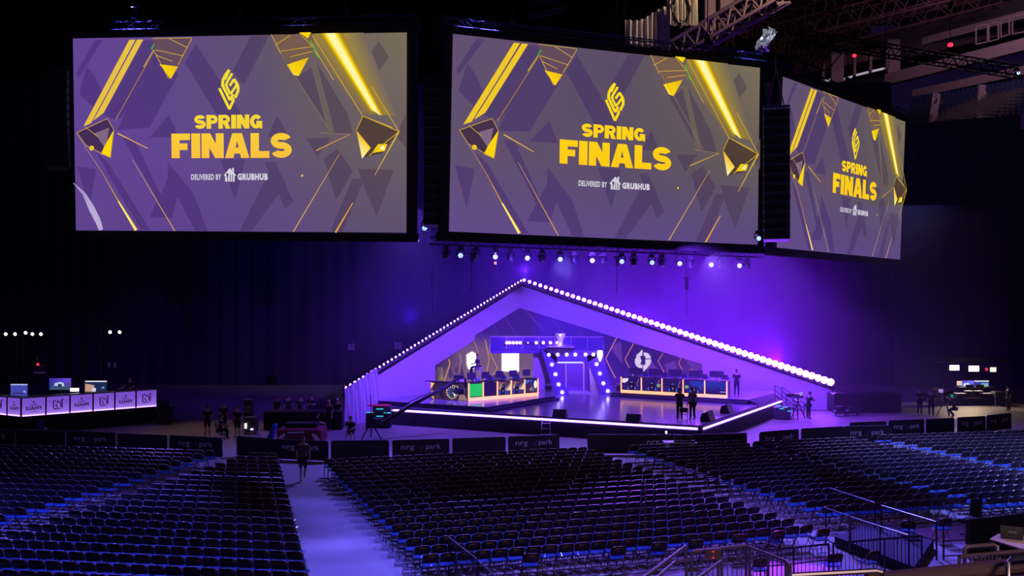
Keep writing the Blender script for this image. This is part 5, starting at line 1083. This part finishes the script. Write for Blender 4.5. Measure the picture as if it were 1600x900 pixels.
# control table before the stage corner
a, c = G(1037, 690, .9), G(1083, 687, .9); o = empty('control_table', ((a.x + c.x) / 2, a.y, 0), 0, 'pale control table with mixing gear in front of the stage corner', 'table')
w_ = c.x - a.x; b = MB(); b.box((0, 0, .87), (w_, .7, .07), WHITEPL); b.build('tabletop', o)
for s_ in (-1, 1):
    for y in (-.3, .3): b = MB(); b.box((s_ * (w_ / 2 - .12), y, .42), (.2 if s_ < 0 else .05, .05, .84), WHITEPL); b.build('leg', o)
for x, z, w2, h2 in ((-.0, 1.06, .5, .3), (.4, 1.06, .45, .3), (.2, .96, 1.0, .08)):
    q = empty('control_monitor', (a.x + w_ / 2 + x, a.y + .1, .905), 0, 'small dark device on the pale control table, %s' % ('left one' if x == 0 else 'right one' if x == .4 else 'low wide keyboard one'), 'device', 'gear on the control table')
    b = MB(); b.box((0, 0 if h2 > .1 else -.25, h2 / 2), (w2, .08 if h2 > .1 else .22, h2), CASE); b.build('housing', q)
q = AY(1041, 675, a.y); b = MB(); b.lathe([(.02, -.08), (.04, -.02), (.04, .02), (.01, .04)], LAMPW, c=(0, 0, 0), n=8); b.tube([(0, 0, -.1), (0, .0, .905 - q.z)], .015, BLACK, 5); tag(b.build('gooseneck_lamp', loc=q), 'tiny warm gooseneck lamp above the pale control table', 'lamp')
# crew area behind the barricades: carts, covered car-like prop, cases
p = G(390, 679, 0); o = empty('equipment_cart', p, 0, 'equipment cart with three white lit panels near the crew gap', 'cart')
b = MB(); b.tube([(-.35, 0, .1), (-.35, 0, 1.0), (.35, 0, 1.0), (.35, 0, .1), (-.35, 0, .1)], .03, STEEL, 6); b.box((0, .3, .55), (.7, .5, .85), CASE); b.build('frame', o)
for k in range(3): b = MB(); b.box((-.22, -.02, .38 + .11 * k), (.13, .03, .07), mat('white_lit_panel', (.8, .8, .8), .4, emit=(1, 1, .95), es=1.6)); b.build('light_panel', o)
b = MB(); b.box((.13, -.02, .30), (.15, .03, .09), mat('violet_white_indicator', (.8, .8, .8), .4, emit=(.7, .5, 1), es=2.2)); b.build('indicator', o)
for s_ in (-.3, .3): b = MB(); b.lathe([(.06, -.02), (.06, .02)], BLACK, M=Matrix.Translation((s_, 0, .06)) @ Matrix.Rotation(R(90), 4, 'Y'), n=10); b.build('wheel', o)
p = G(388, 672, 0); o = empty('tool_cart', p, 0, 'tall narrow cart loaded with tan boxes behind the lit cart', 'cart'); b = MB(); b.box((0, 0, .9), (.5, .5, 1.8), CASE); b.build('body', o)
for k in range(2): b = MB(); b.box((0, -.27, 1.15 + .22 * k), (.36, .1, .16), WOOD); b.build('tan_box', o)
p = G(468, 692, 0); o = empty('covered_platform', p, 0, 'low platform covered in dark red cloth with two white curved panels', 'platform')
b = MB(); b.box((0, .6, .38), (2.4, 1.6, .76), REDCL, bev=.08); b.build('red_cover', o)
b = MB(); b.box((0, .7, .88), (1.7, .9, .24), BLKFAB); b.build('top_case', o)
for s_ in (-1, 1):
    pts = [(s_ * 1.12, -.25, .02), (s_ * 1.1, -.25, .28), (s_ * .95, -.25, .46), (s_ * .72, -.25, .54)]; inn = [(s_ * .72, -.25, .38), (s_ * .84, -.25, .30), (s_ * .86, -.25, .02)]
    b = MB(); b.prism(pts + inn, (0, .06, 0), WHITEPL); b.build('curved_panel', o, tri=True)
b = MB(); b.tube([(-.6, -.22, .57), (.3, -.22, .6)], .03, WHITEPL, 6); b.build('trim_strip', o)
p = G(422, 688, 0); b = MB(); b.prism([(-.22, 0, 0), (.12, 0, 0), (.3, 0, .85), (.12, 0, .85)], (0, .5, 0), BLUEPL); tag(b.build('blue_sheet', loc=p), 'bright blue folded sheet leaning left of the red covered platform', 'sheet')
p = G(460, 672, 0); b = MB(); b.box((0, .5, .55), (3.6, 1.2, 1.1), BLKFAB, bev=.06); tag(b.build('draped_table', loc=p), 'large black draped control table behind the red covered platform', 'table')
p = G(522, 672, 0); b = MB(); b.box((0, .4, .55), (.9, .7, 1.1), BLKFAB, bev=.06); tag(b.build('draped_case', loc=p), 'black draped case at the foot of the gathered white cloth', 'case')
p = G(258, 662, 0); o = empty('equipment_cart', p, 0, 'dark equipment cart at the right end of the analyst riser', 'cart'); b = MB(); b.box((0, 0, .475), (.9, .6, .95), CASE); b.build('body', o); b = MB(); b.box((0, 0, .98), (1.0, .7, .06), DMETAL); b.build('shelf', o)
p = G(66, 683, 0); o = empty('plastic_chair', p, 0, 'blue plastic chair behind the barricades below the analyst desk', 'chair')
b = MB(); b.box((0, 0, .45), (.45, .45, .06), BLUEPL); b.build('seat', o); b = MB(); b.box((0, -.2, .72), (.44, .05, .5), BLUEPL, rx=.1); b.build('backrest', o)
for x in (-.18, .18):
    for y in (-.18, .18): b = MB(); b.tube([(x, y, 0), (x * .9, y * .9, .44)], .018, STEEL, 6); b.build('leg', o)
for x, lab in ((1322, 'left'), (1312, 'right')): pass

# ------------------------------------------------------------------ railings in the near field
def fence(name, tops, zt, zb, m, label, pick=.12, r=.022, rails=(0,), mid=None, posts=True, cat='railing', z=None):
    P = [G(x, y, zt) for x, y in tops]; org = gz(P[0], zb); o = empty(name, org, 0, label, cat)
    b = MB(); b.tube([p - org for p in P], r * 1.25, m, 8); b.build('top_rail', o)
    for h in ([.1] if mid is None else mid):
        b = MB(); b.tube([gz(p, h * (zt - zb)) - gz(org, 0) for p in P], r * .8, m, 6); b.build('lower_rail', o)
    for p in P: b = MB(); b.tube([p - org, gz(p, zb) - org], r * 1.2, m, 6); b.build('post', o)
    if pick:
        tot = 0
        for i in range(len(P) - 1):
            L = (P[i + 1] - P[i]).length; n = int(L / pick)
            for k in range(1, n):
                q = P[i].lerp(P[i + 1], k / n); tot += 1
                if tot > 95: break
                b = MB(); b.tube([q - org, gz(q, zb + .1 * (zt - zb)) - org], r * .42, m, 5); b.build('picket', o)
    return o
BLKR = mat('black_rail_steel', (.035, .03, .045), .3, .5)
fence('picket_fence', [(701, 840), (745, 874)], 1.1, 0, BLKR, 'black picket fence section rising from the lower edge right of the main aisle')
fence('picket_fence', [(748, 878), (776, 903)], 1.1, 0, BLKR, 'black picket fence section cut by the lower edge, nearer than its neighbour')
fence('picket_fence', [(1188, 860.5), (1240, 856), (1295, 850)], 1.1, 0, BLKR, 'black picket fence backed by violet light, left of the dark fence', mid=(.1, .62))
fence('picket_fence', [(1302, 849), (1382, 842), (1440, 838)], 1.1, 0, BLKR, 'black picket fence before the dark ramp, right of the violet-lit one', mid=(.1,))
fence('ramp_railing', [(1290, 794), (1327, 807)], 1.1, 0, BLKR, 'black two-bar ramp railing at the left end, without pickets', 0, mid=(.1, .6))
fence('ramp_railing', [(1329, 808), (1375, 823), (1420, 837)], 1.1, 0, BLKR, 'black ramp railing with pickets descending towards lower right', mid=(.1,))
fence('ramp_railing', [(1296, 763), (1367, 786)], 1.1, 0, BLKR, 'thin far black railing on the other side of the ramp', 0, mid=(.45,))
fence('ramp_railing', [(1377, 790), (1420, 803), (1463, 816)], 1.1, 0, BLKR, 'black two-bar railing ending at the open floor corner', 0, mid=(.1, .5))
fence('ramp_railing', [(1474, 816), (1513, 814)], 1.1, 0, BLKR, 'short black railing before the lone folding chair', 0, mid=(.1, .5))
b = MB(); b.prism([G(1304, 838, .3), G(1370, 813, .3), G(1459, 842, .3), G(1428, 886, .3)], (0, 0, -.29), mat('navy_ramp_carpet', (.04, .035, .07), .9)); tag(b.build('ramp_platform'), 'low dark platform between the black ramp railings', 'platform')
for (x, yt, yb, lab) in ((1008, 752, 856, 'thin upright pole standing behind the middle of the last chair row'), (1422, 697, 792, 'thin upright pole standing among the right middle chairs')):
    p = G(x, yb, 0); t = AY(x, yt, p.y); o = empty('pole', p, 0, lab, 'pole'); b = MB(); b.tube([(0, 0, 0), (0, 0, t.z)], .028, CHAIRTUBE, 8); b.build('shaft', o); b = MB(); b.lathe([(.2, 0), (.2, .02), (.04, .04)], BLACK, n=14); b.build('base', o)
# landing and aluminium railings at bottom centre
b = MB(); b.box((4, 14.0, .75), (9, 8.2, 1.5), CONC, bev=.02); o = b.build('floor_landing'); o['kind'] = 'structure'
fence('stair_railing', [(1080.6, 861.5), (1122, 857), (1165.5, 852), (1171, 854.5), (1200, 865.5), (1228, 876.4), (1234.6, 882)], 2.6, 1.5, ALU, 'pale aluminium picket railing bending at the stair head, bottom centre', pick=.105, r=.026, mid=(.12,))
a = AY(1114, 866, 17.7); b = MB(); b.box((0, 0, 0), (.32, .05, .2), PINKCONC); 
for dz in (-.06, .06): b.lathe([(.012, 0), (.012, .01)], LAMPRED, M=Matrix.Translation((0, -.03, dz)) @ Matrix.Rotation(R(90), 4, 'X'), n=8)
tag(b.build('sign_plate', loc=a), 'small pale plate with two red lights on the aluminium railing', 'sign')
def handrail(pts, r, m, lab, zb=1.5):
    P = [AY(x, y, Y) for x, y, Y in pts]; o = empty('handrail', gz(P[0], zb), 0, lab, 'handrail'); og = o.location.copy(); b = MB(); b.tube([p - og for p in P], r, m, 8); b.build('rail', o)
    for p in (P[0], P[-1]): b = MB(); b.tube([p - og, gz(p, zb) - og], r * .8, m, 6); b.build('post', o)
handrail([(1004, 904, 15.5), (1072, 853.5, 17.2)], .035, ALU, 'pale aluminium handrail slanting up, leftmost at the bottom centre')
handrail([(1025, 904, 15.8), (1056, 877, 16.6), (1073, 876, 17.0)], .03, ALU, 'short pale handrail with a level end, between slanting handrails')
handrail([(1090, 904, 15.5), (1127, 877, 16.6)], .028, ALU, 'pale handrail slanting up, in front of the aluminium picket railing')
# parapet at lower right
Zp = 3.95
b = MB(); c0, c1 = G(1345, 896, Zp), G(1660, 862, Zp); d = (c1 - c0).normalized(); n = Vector((d.y, -d.x, 0))
b.prism([gz(c0), gz(c1), gz(c1 + n * .6), gz(c0 + n * .6)], (0, 0, Zp - .12), BROWNLEDGE); struct(b.build('wall_parapet'))
b = MB(); b.tube([c0 + n * .12 - Vector((0, 0, .04)), c1 + n * .12 - Vector((0, 0, .04))], .07, BROWNLEDGE, 10); b.tube([c0 + n * .42 + Vector((0, 0, .02)), c1 + n * .42 + Vector((0, 0, .02))], .09, PINKCONC, 10); struct(b.build('trim_1'))
handrail([(1499, 869.6, 12.6), (1550, 865, 12.8), (1640, 857, 13.1)], .03, ALU, 'straight pale handrail above the brown parapet at lower right', Zp - .4)
handrail([(1507, 870, 12.9), (1507, 858, 13), (1512, 854, 13), (1550, 851, 13.1), (1558, 854, 13.1), (1561, 875, 13)], .032, ALU, 'rounded loop of pale rail behind the straight handrail', Zp - .4)
handrail([(1575, 905, 11.6), (1575, 880, 11.7), (1581, 872.5, 11.8), (1640, 868, 12)], .035, STEEL, 'bent steel handrail at the lower right edge of the view', Zp - .8)
handrail([(1236, 899, 11.4), (1368, 892, 11.5), (1377, 894, 11.5), (1380, 905, 11.5)], .035, STEEL, 'long nearly level steel handrail along the bottom edge, right of centre', 1.5)
for k in range(8):
    p = AY(1516 + 5.8 * k, 868.5 - .5 * k, 12.75); b = MB(); b.tube([p, p - Vector((0, 0, .16))], .012, ALU, 5)
    if k == 0: pk_o = empty('short_pickets', p, 0, 'short pickets under the straight handrail at lower right', 'railing')
    q = b.build('picket'); q.parent = pk_o; q.matrix_parent_inverse = Matrix.Translation(-pk_o.location)
# production desk at lower right
a, c = G(1512, 814, 1.1), G(1625, 801, 1.1)
o = empty('draped_fence', gz(a), 0, 'black draped fence behind the production desk at the right edge', 'fence'); d = c - a; dn = d.normalized(); V = []; F = []
for i in range(40):
    q = d * (i / 39) + Vector((dn.y, -dn.x, 0)) * (.04 * math.sin(i * 1.8)); V += [(q.x, q.y, .03), (q.x, q.y, 1.1)]
for i in range(39): F.append([2 * i, 2 * i + 2, 2 * i + 3, 2 * i + 1])
b = MB(); b.add(V, F, BLKFAB); b.build('drape', o, True); b = MB(); b.tube([Vector((0, .06, 1.1)), d + Vector((0, .06, 1.1))], .025, BLACK, 6); b.tube([(0, .06, 0), (0, .06, 1.1)], .03, BLACK, 6); b.build('rail', o)
zt_ = .78; T0, T1, T2, T3 = G(1546, 842, zt_), G(1625, 866, zt_), G(1625, 838, zt_), G(1560, 834, zt_)
o = empty('production_desk', gz(T0), 0, 'pale wooden production desk at the lower right edge', 'desk'); og = gz(T0)
b = MB(); b.prism([T0 - og, T1 - og, T2 - og, T3 - og], (0, 0, -.04), WOOD); b.build('desktop', o)
for q in (T0, T3, T1): b = MB(); b.tube([q - og + Vector((.08, .05, -.04)), gz(q) - og + Vector((.08, .05, 0))], .03, BLACK, 6); b.build('leg', o)
p = G(1581, 843, zt_ + .005); o = empty('laptop', p, R(-24), 'open dark laptop seen from behind on the production desk', 'laptop'); b = MB(); b.box((0, .2, .01), (.5, .34, .02), DMETAL); b.build('keyboard_base', o)
b = MB(); b.box((0, 0, .19), (.58, .02, .36), CASE, rx=-.15); b.build('lid', o); P = Paint(lambda x, y: Vector((x, -.03 - y * .0, .19 + y)), (0, -1, 0), .002)
for k in range(3): P.line([(-.08 + .07 * k, .03), (-.03 + .07 * k, .03)], .05, lin((170, 170, 210)))
P.build('lid_marking', P_PRINT, o)
q = G(1530, 850, 0); o = empty('flight_case', (q.x, q.y, 0), R(-25), 'open flight case with bright metal edges left of the production desk', 'case', 'equipment cases')
b = MB(); b.box((0, .3, .38), (.75, .5, .76), CASE); b.build('body', o); b = MB(); b.tube([(-.38, .04, .77), (.38, .04, .77)], .02, STEEL, 6); b.tube([(-.38, .04, 0), (-.38, .04, .77)], .02, STEEL, 6); b.tube([(.38, .04, 0), (.38, .04, .77)], .02, STEEL, 6); b.build('edging', o)
p = G(1515, 838, 0); o = empty('office_chair', (p.x, p.y, 0), R(20), 'dark swivel chair left of the black draped fence', 'chair'); b = MB(); b.box((0, 0, .48), (.5, .5, .1), BLKFAB); b.build('seat', o); b = MB(); b.box((0, -.25, .95), (.5, .08, .65), BLKFAB, rx=.1, bev=.035); b.build('backrest', o)
b = MB(); b.tube([(0, 0, .08), (0, 0, .45)], .03, DMETAL, 6)
for k in range(5): b.tube([(0, 0, .1), (.28 * math.cos(k * 1.257), .28 * math.sin(k * 1.257), .04)], .025, BLACK, 5)
b.build('base', o)
p = AY(1598, 838, 25); spot('desk_work_light', (p.x, p.y, 2.0), (p.x, p.y, 0), (1, .7, .3), 30, 90)

# ------------------------------------------------------------------ people
def skin(name, joints, edges, rad, m, root, sub=1):
    ks = list(joints); me = bpy.data.meshes.new(name); me.from_pydata([joints[k] for k in ks], [(ks.index(a), ks.index(c)) for a, c in edges], [])
    o = bpy.data.objects.new(name, me); COL.objects.link(o); o.modifiers.new('s', 'SKIN')
    if not me.skin_vertices: return o
    sv = me.skin_vertices[0].data
    for i, k in enumerate(ks):
        r_ = rad[k]; sv[i].radius = r_ if isinstance(r_, tuple) else (r_, r_); sv[i].use_root = (k == root)
    sm = o.modifiers.new('u', 'SUBSURF'); sm.levels = sub
    bpy.context.view_layer.update(); dg = bpy.context.evaluated_depsgraph_get(); m2 = bpy.data.meshes.new_from_object(o.evaluated_get(dg)); o.modifiers.clear(); o.data = m2; bpy.data.meshes.remove(me)
    m2.materials.clear(); m2.materials.append(m); m2.polygons.foreach_set('use_smooth', [True] * len(m2.polygons)); return o
def person(loc, rz, label, pose='stand', shirt=SHIRT_D, pants=PANTS, hair=HAIR, shorts=False, sleeves=False, h=1.76, grp=None, hat=None):
    J = {}; s = {-1: 'L', 1: 'R'}
    sit = pose in ('sit', 'sit_high'); zp = .56 if sit else .95
    if pose == 'crouch': zp = .62
    lean = {'crouch': .28, 'camera': .10, 'walk': .05, 'sit': .08, 'sit_high': .02}.get(pose, 0)
    J['pel'] = (0, 0, zp); J['sp'] = (0, lean * .3, zp + .20); J['ch'] = (0, lean * .8, zp + .42); J['nk'] = (0, lean, zp + .56); J['hb'] = (0, lean * 1.1 + .02, zp + .63); J['hm'] = (0, lean * 1.1 + .03, zp + .71); J['ht'] = (0, lean * 1.1 + .02, zp + .78); J['no'] = (0, lean * 1.1 + .125, zp + .69)
    rad = {'pel': (.15, .11), 'sp': (.13, .10), 'ch': (.155, .11), 'nk': .055, 'hb': .068, 'hm': (.078, .095), 'ht': (.06, .07), 'no': .014}
    E = [('pel', 'sp'), ('sp', 'ch'), ('ch', 'nk'), ('nk', 'hb'), ('hb', 'hm'), ('hm', 'ht'), ('hm', 'no')]
    cz, cy = zp + .46, lean * .85
    for q in (-1, 1):
        t = s[q]; J['er' + t] = (q * .085, lean * 1.1 + .01, zp + .70); rad['er' + t] = .016; E.append(('hm', 'er' + t))
        J['sh' + t] = (q * .185, cy, cz)
        if pose == 'camera' or pose == 'sit': el, wr_ = (q * .26, cy + .12, cz - .24), (q * .16, cy + .34, cz - .18 if pose == 'camera' else cz - .30)
        elif pose == 'walk': el, wr_ = (q * .24, cy - q * .08, cz - .28), (q * .24, cy + (.10 if q < 0 else .04), cz - .50)
        elif pose == 'folded': el, wr_ = (q * .27, cy + .04, cz - .26), (q * -.02, cy + .24, cz - .20)
        elif pose == 'hips': el, wr_ = (q * .36, cy - .08, cz - .25), (q * .20, cy + .03, cz - .42)
        elif pose == 'reach': el, wr_ = ((.30, cy + .05, cz - .20), (.56, cy + .18, cz - .34)) if q > 0 else ((-.25, cy + .05, cz - .26), (-.12, cy + .26, cz - .30))
        elif pose == 'crouch': el, wr_ = (q * .24, cy + .16, cz - .24), (q * .14, cy + .40, cz - .36)
        elif pose == 'sit_high': el, wr_ = (q * .25, cy + .12, cz - .26), (q * .12, cy + .34, cz - .30)
        else: el, wr_ = (q * .24, cy - .02, cz - .29), (q * .25, cy + .07, cz - .54)
        J['el' + t] = el; J['wr' + t] = wr_; d = (Vector(wr_) - Vector(el)).normalized(); pm = Vector(wr_) + d * .07; J['pm' + t] = tuple(pm)
        rad['sh' + t] = .068; rad['el' + t] = .043; rad['wr' + t] = .028; rad['pm' + t] = (.034, .018)
        E += [('ch', 'sh' + t), ('sh' + t, 'el' + t), ('el' + t, 'wr' + t), ('wr' + t, 'pm' + t)]
        sd = d.cross(Vector((q, 0, 0))).normalized(); 
        for fi in range(4):
            a = pm + sd * (.024 * (fi - 1.5)) + d * .035; c = a + d * (.030 + .006 * (1.5 - abs(fi - 1.5))) + Vector((-q * .012, 0, 0))
            J['fa%d' % fi + t] = tuple(a); J['fb%d' % fi + t] = tuple(c); rad['fa%d' % fi + t] = .0095; rad['fb%d' % fi + t] = .008; E += [('pm' + t, 'fa%d' % fi + t), ('fa%d' % fi + t, 'fb%d' % fi + t)]
        th = Vector(wr_) + d * .03 + sd * .045; J['th' + t] = tuple(th); J['ti' + t] = tuple(th + d * .04); rad['th' + t] = .011; rad['ti' + t] = .009; E += [('wr' + t, 'th' + t), ('th' + t, 'ti' + t)]
        hp = (q * .09, 0, zp - .05)
        if sit: kn, an = (q * .13, .43, zp - .04), (q * .13, .40 if pose == 'sit' else .48, .10)
        elif pose == 'crouch': kn, an = (q * .14, .34, .50), (q * .12, .05, .09)
        elif pose == 'walk': kn, an = ((q * .1, .17, .52), (q * .1, .22, .11)) if q > 0 else ((q * .1, .02, .49), (q * .1, -.30, .16))
        else: kn, an = (q * .105, .02, .50), (q * .12, -.02, .09)
        J['hp' + t] = hp; J['kn' + t] = kn; J['an' + t] = an; J['to' + t] = (an[0] * 1.1, an[1] + .17, an[2] - .05); rad['hp' + t] = .093; rad['kn' + t] = .058; rad['an' + t] = .036; rad['to' + t] = (.042, .028)
        E += [('pel', 'hp' + t), ('hp' + t, 'kn' + t), ('kn' + t, 'an' + t), ('an' + t, 'to' + t)]
    k = h / 1.76; o = skin('person', J, E, rad, SKIN, 'pel'); o.location = loc; o.rotation_euler = (0, 0, rz); o.scale = (k, k, k); tag(o, label, 'person', grp)
    def cloth(nm, keys, f, m, root, fixed={}):
        jj = {a: J[a] for a in keys}; rr = {a: (tuple(x * f for x in rad[a]) if isinstance(rad[a], tuple) else rad[a] * f) for a in keys}; rr.update(fixed)
        c = skin(nm, jj, [e for e in E if e[0] in keys and e[1] in keys], rr, m, root); c.parent = o; return c
    J['slL'] = tuple(Vector(J['shL']).lerp(Vector(J['elL']), .75)); J['slR'] = tuple(Vector(J['shR']).lerp(Vector(J['elR']), .75)); rad['slL'] = rad['slR'] = .062
    E2 = list(E)
    J['hem'] = (0, -.005, zp - .12); rad['hem'] = (.15, .112); E += [('pel', 'hem')]
    if sleeves: cloth('shirt', ['hem', 'pel', 'sp', 'ch', 'shL', 'shR', 'elL', 'elR', 'wrL', 'wrR'], 1.16, shirt, 'pel', {'nk': .05, 'wrL': .036, 'wrR': .036})
    else: E += [('shL', 'slL'), ('shR', 'slR')]; cloth('shirt', ['hem', 'pel', 'sp', 'ch', 'shL', 'shR', 'slL', 'slR'], 1.16, shirt, 'pel')
    if shorts: cloth('shorts', ['pel', 'hpL', 'hpR', 'knL', 'knR'], 1.18, pants, 'pel')
    else: cloth('trousers', ['pel', 'hpL', 'hpR', 'knL', 'knR', 'anL', 'anR'], 1.17, pants, 'pel', {'anL': .052, 'anR': .052})
    for t in 'LR': cloth('shoe', ['an' + t, 'to' + t], 1.25, BLACK, 'an' + t)
    hm = J['hm']; b = MB(); n = 12; V = []; F = []
    for i in range(7):
        ph = i / 6 * 1.9
        for j in range(n):
            th = 2 * math.pi * j / n; r_ = math.sin(ph); x, y, z = .092 * r_ * math.cos(th), .112 * r_ * math.sin(th), .105 * math.cos(ph)
            if y > .03 and z < .035: z = .035 + (z - .035) * .1; 
            V.append((hm[0] + x, hm[1] + y - .008, hm[2] + .012 + z))
    for i in range(6):
        for j in range(n): q = (j + 1) % n; F.append([i * n + j, i * n + q, (i + 1) * n + q, (i + 1) * n + j])
    b.add(V, F, hair); hh = b.build('hair', o, True)
    for q in (-1, 1): b = MB(); b.lathe([(.002, -.009), (.010, 0), (.002, .009)], BLACK, c=(q * .032, hm[1] + .088, hm[2] + .008), n=8); b.build('eye', o)
    return o
def at_floor(px, py, z=0): g = G(px, py, z); return (g.x, g.y, z)
CR = 'crew behind the barricades'
person(at_floor(1062, 657, DECK), R(-10), 'person in dark shirt with folded arms standing on stage, back to view', 'folded', SHIRT_N)
person(at_floor(1082, 656.5, DECK), R(15), 'person in pale grey shirt and black trousers standing on stage, back to view', 'stand', SHIRT_G, h=1.78)
pc = at_floor(1069, 661, DECK); place(pc[0], pc[1] + .27, 0, 'single folding chair on the stage deck between two standing people', 'single folding chairs').location.z = DECK
person(at_floor(1151, 619, RIS), R(160), 'slim dark person standing on stage right of the right desk', 'stand', SHIRT_D)
q = wl(746, 560, -1.6); c_ = o1 + p1 + t1 * 1.0 - n1 * 1.25; c_.x = AY(747, 560, c_.y).x
cz_ = AY(746, 553, c_.y).z; person((c_.x, c_.y, cz_ - .56 - .80), R(75), 'person in black sitting high above the left player desk facing sideways', 'sit_high', SHIRT_D)
o = empty('tall_stool', (c_.x, c_.y, RIS), R(75), 'tall white-framed stool under the person above the left desk', 'stool'); hs = cz_ - 1.36 + .47 - RIS
b = MB(); b.box((0, 0, hs), (.45, .45, .06), WHITEPL); b.build('seat', o)
for x in (-.2, .2):
    for y in (-.2, .2): b = MB(); b.tube([(x, y, hs), (x * 1.2, y * 1.2, 0)], .025, WHITEPL, 6); b.build('leg', o)
person(at_floor(473, 751), R(200), 'person in dark top and shorts walking down the main aisle', 'walk', SHIRT_N, shorts=True, h=1.85)
person(at_floor(324, 682), R(20), 'person in dark clothes and shorts standing leftmost in the crew gap', 'stand', SHIRT_D, shorts=True)
person(at_floor(349, 676), R(180), 'person in black standing behind the seated crew member', 'stand', SHIRT_D, grp=CR)
person((at_floor(343, 684)[0], at_floor(343, 684)[1], -.08), R(-80), 'seated crew member in black leaning over in the gap', 'sit', SHIRT_D)
person(at_floor(371, 684), R(170), 'person in black tee and shorts facing the seats near lit cart', 'stand', SHIRT_D, shorts=True)
for px, py, nm, hh, ps_, shm in ((433, 665, 'person in black tee standing at the black draped table, leftmost', HAIR, 'stand', SHIRT_D), (450, 662, 'person in printed shirt standing second from left at the draped table', HAIR, 'stand', SHIRT_N), (469, 663, 'person in dark top standing third from left behind the draped table', HAIR, 'stand', SHIRT_D), (486, 662, 'tall person with folded arms behind the draped table, rightmost', HAIR, 'folded', SHIRT_D), (514, 673, 'pale-haired person in printed shirt beside the gathered cloth', HAIRB, 'stand', SHIRT_N), (527, 669, 'fair-haired person standing under the low end of the roof truss', HAIRB, 'stand', SHIRT_D)):
    person(at_floor(px, py), R(180 + random.uniform(-30, 30)), nm, ps_, shm, hair=hh, grp=CR, h=1.8)
x_, y_, _ = at_floor(494, 680); person((x_, y_, -.06), R(-70), 'crew member in red-trimmed black seated right of the red platform', 'sit', SHIRT_D)
x_, y_, _ = at_floor(548, 690); person((x_, y_, 0), R(175), 'person in dark tee and shorts standing before the white cloth', 'sit_high', SHIRT_D, shorts=True)
for x_, y_, rz_, lb in ((343, 684, -80, 'under the seated crew member in the gap'), (494, 680, -70, 'under the seated crew member by the red platform'), (548, 690, 175, 'under the seated person before the white cloth')):
    g = G(x_, y_, 0); place(g.x, g.y + .0, R(rz_), 'single folding chair ' + lb, 'single folding chairs')
x_, y_ = AY(205, 610, 56.4).x, 56.2; person((x_, y_, AR - .02), R(185), 'person at the right end of the analyst desk leaning on it', 'reach', SHIRT_D, hair=HAIRB, h=1.75)
person(at_floor(1263, 655), R(-70), 'camera operator in black beside the right stage stairs', 'camera', SHIRT_D)
def studio_camera(px, py, rz, lab, lit=True):
    g = G(px, py, 0); o = empty('studio_camera', g, rz, lab, 'camera', 'studio cameras'); b = MB()
    for a in (90, 210, 330): b.tube([(0, 0, 1.1), (.5 * math.cos(R(a)), .5 * math.sin(R(a)), .02)], .03, BLACK, 6)
    b.tube([(0, 0, 1.0), (0, 0, 1.35)], .05, BLACK, 8); b.build('tripod', o)
    b = MB(); b.box((0, 0, 1.5), (.26, .6, .28), CASE); b.box((-.1, -.3, 1.66), (.3, .05, .22), mat('lit_viewfinder', (.5, .5, .5), .4, emit=(.6, .45, .9), es=.5)); b.build('body', o)
    b = MB(); b.lathe([(.09, 0), (.12, .25), (.13, .45)], DMETAL, M=Matrix.Translation((0, .3, 1.5)) @ Matrix.Rotation(R(-90), 4, 'X'), n=12); b.build('lens', o, True)
    b = MB(); b.tube([(.1, -.3, 1.4), (.35, -.7, 1.2)], .02, BLACK, 5); b.build('pan_handle', o); return o
studio_camera(1247, 655, R(40), 'studio camera on tripod beside the right stage stairs')
studio_camera(1477, 650, R(-60), 'studio camera on tripod beneath the broadcast set, left of its operator')
person(at_floor(1437, 648), R(190), 'person in dark clothes holding papers, left of two standing right of stage', 'folded', SHIRT_D, grp='crew right of the stage')
person(at_floor(1455, 650), R(150), 'person in dark clothes standing second, right of the one with papers', 'stand', SHIRT_D, grp='crew right of the stage')
person(at_floor(1492, 652), R(60), 'camera operator bending at the tripod below the broadcast set', 'crouch', SHIRT_N)
person(at_floor(1576, 642), R(90), 'dark figure standing at the right end of the broadcast set', 'stand', SHIRT_D)
for x, y, lab in ((1313, 650, 'left'), (1332, 649, 'right')):
    g = G(x, y, 0); o = empty('cable_trolley', g, 0, 'low dark trolley of cables at the right foot of the fabric wall, %s one' % lab, 'trolley', 'cable trolleys'); b = MB(); b.box((0, 0, .25), (.8, .5, .2), CASE); b.build('tray', o); b = MB(); b.lathe([(.28, .36), (.3, .5), (.28, .64)], BLACK, n=14); b.build('cable_coil', o)
    for s_ in (-1, 1): b = MB(); b.lathe([(.07, -.02), (.07, .02)], BLACK, M=Matrix.Translation((s_ * .3, 0, .07)) @ Matrix.Rotation(R(90), 4, 'Y'), n=10); b.build('wheel', o)

# ------------------------------------------------------------------ theatrical haze hanging around the stage
hm_ = bpy.data.materials.new('haze'); hm_.use_nodes = True; n_ = hm_.node_tree.nodes; n_.remove(n_['Principled BSDF'])
vs_ = n_.new('ShaderNodeVolumeScatter'); vs_.inputs['Density'].default_value = .0065; vs_.inputs['Anisotropy'].default_value = .2; vs_.inputs['Color'].default_value = (.95, .9, 1, 1)
hm_.node_tree.links.new(vs_.outputs[0], n_['Material Output'].inputs['Volume'])
bm = bmesh.new(); bmesh.ops.create_cube(bm, size=1); me = bpy.data.meshes.new('haze'); bm.to_mesh(me); bm.free(); me.materials.append(hm_)
hz = bpy.data.objects.new('haze', me); COL.objects.link(hz); hz.location = (8, 65.5, 6.7); hz.scale = (44, 28.5, 13); tag(hz, 'thin violet haze hanging in the air around the stage', 'haze', None, 'stuff')
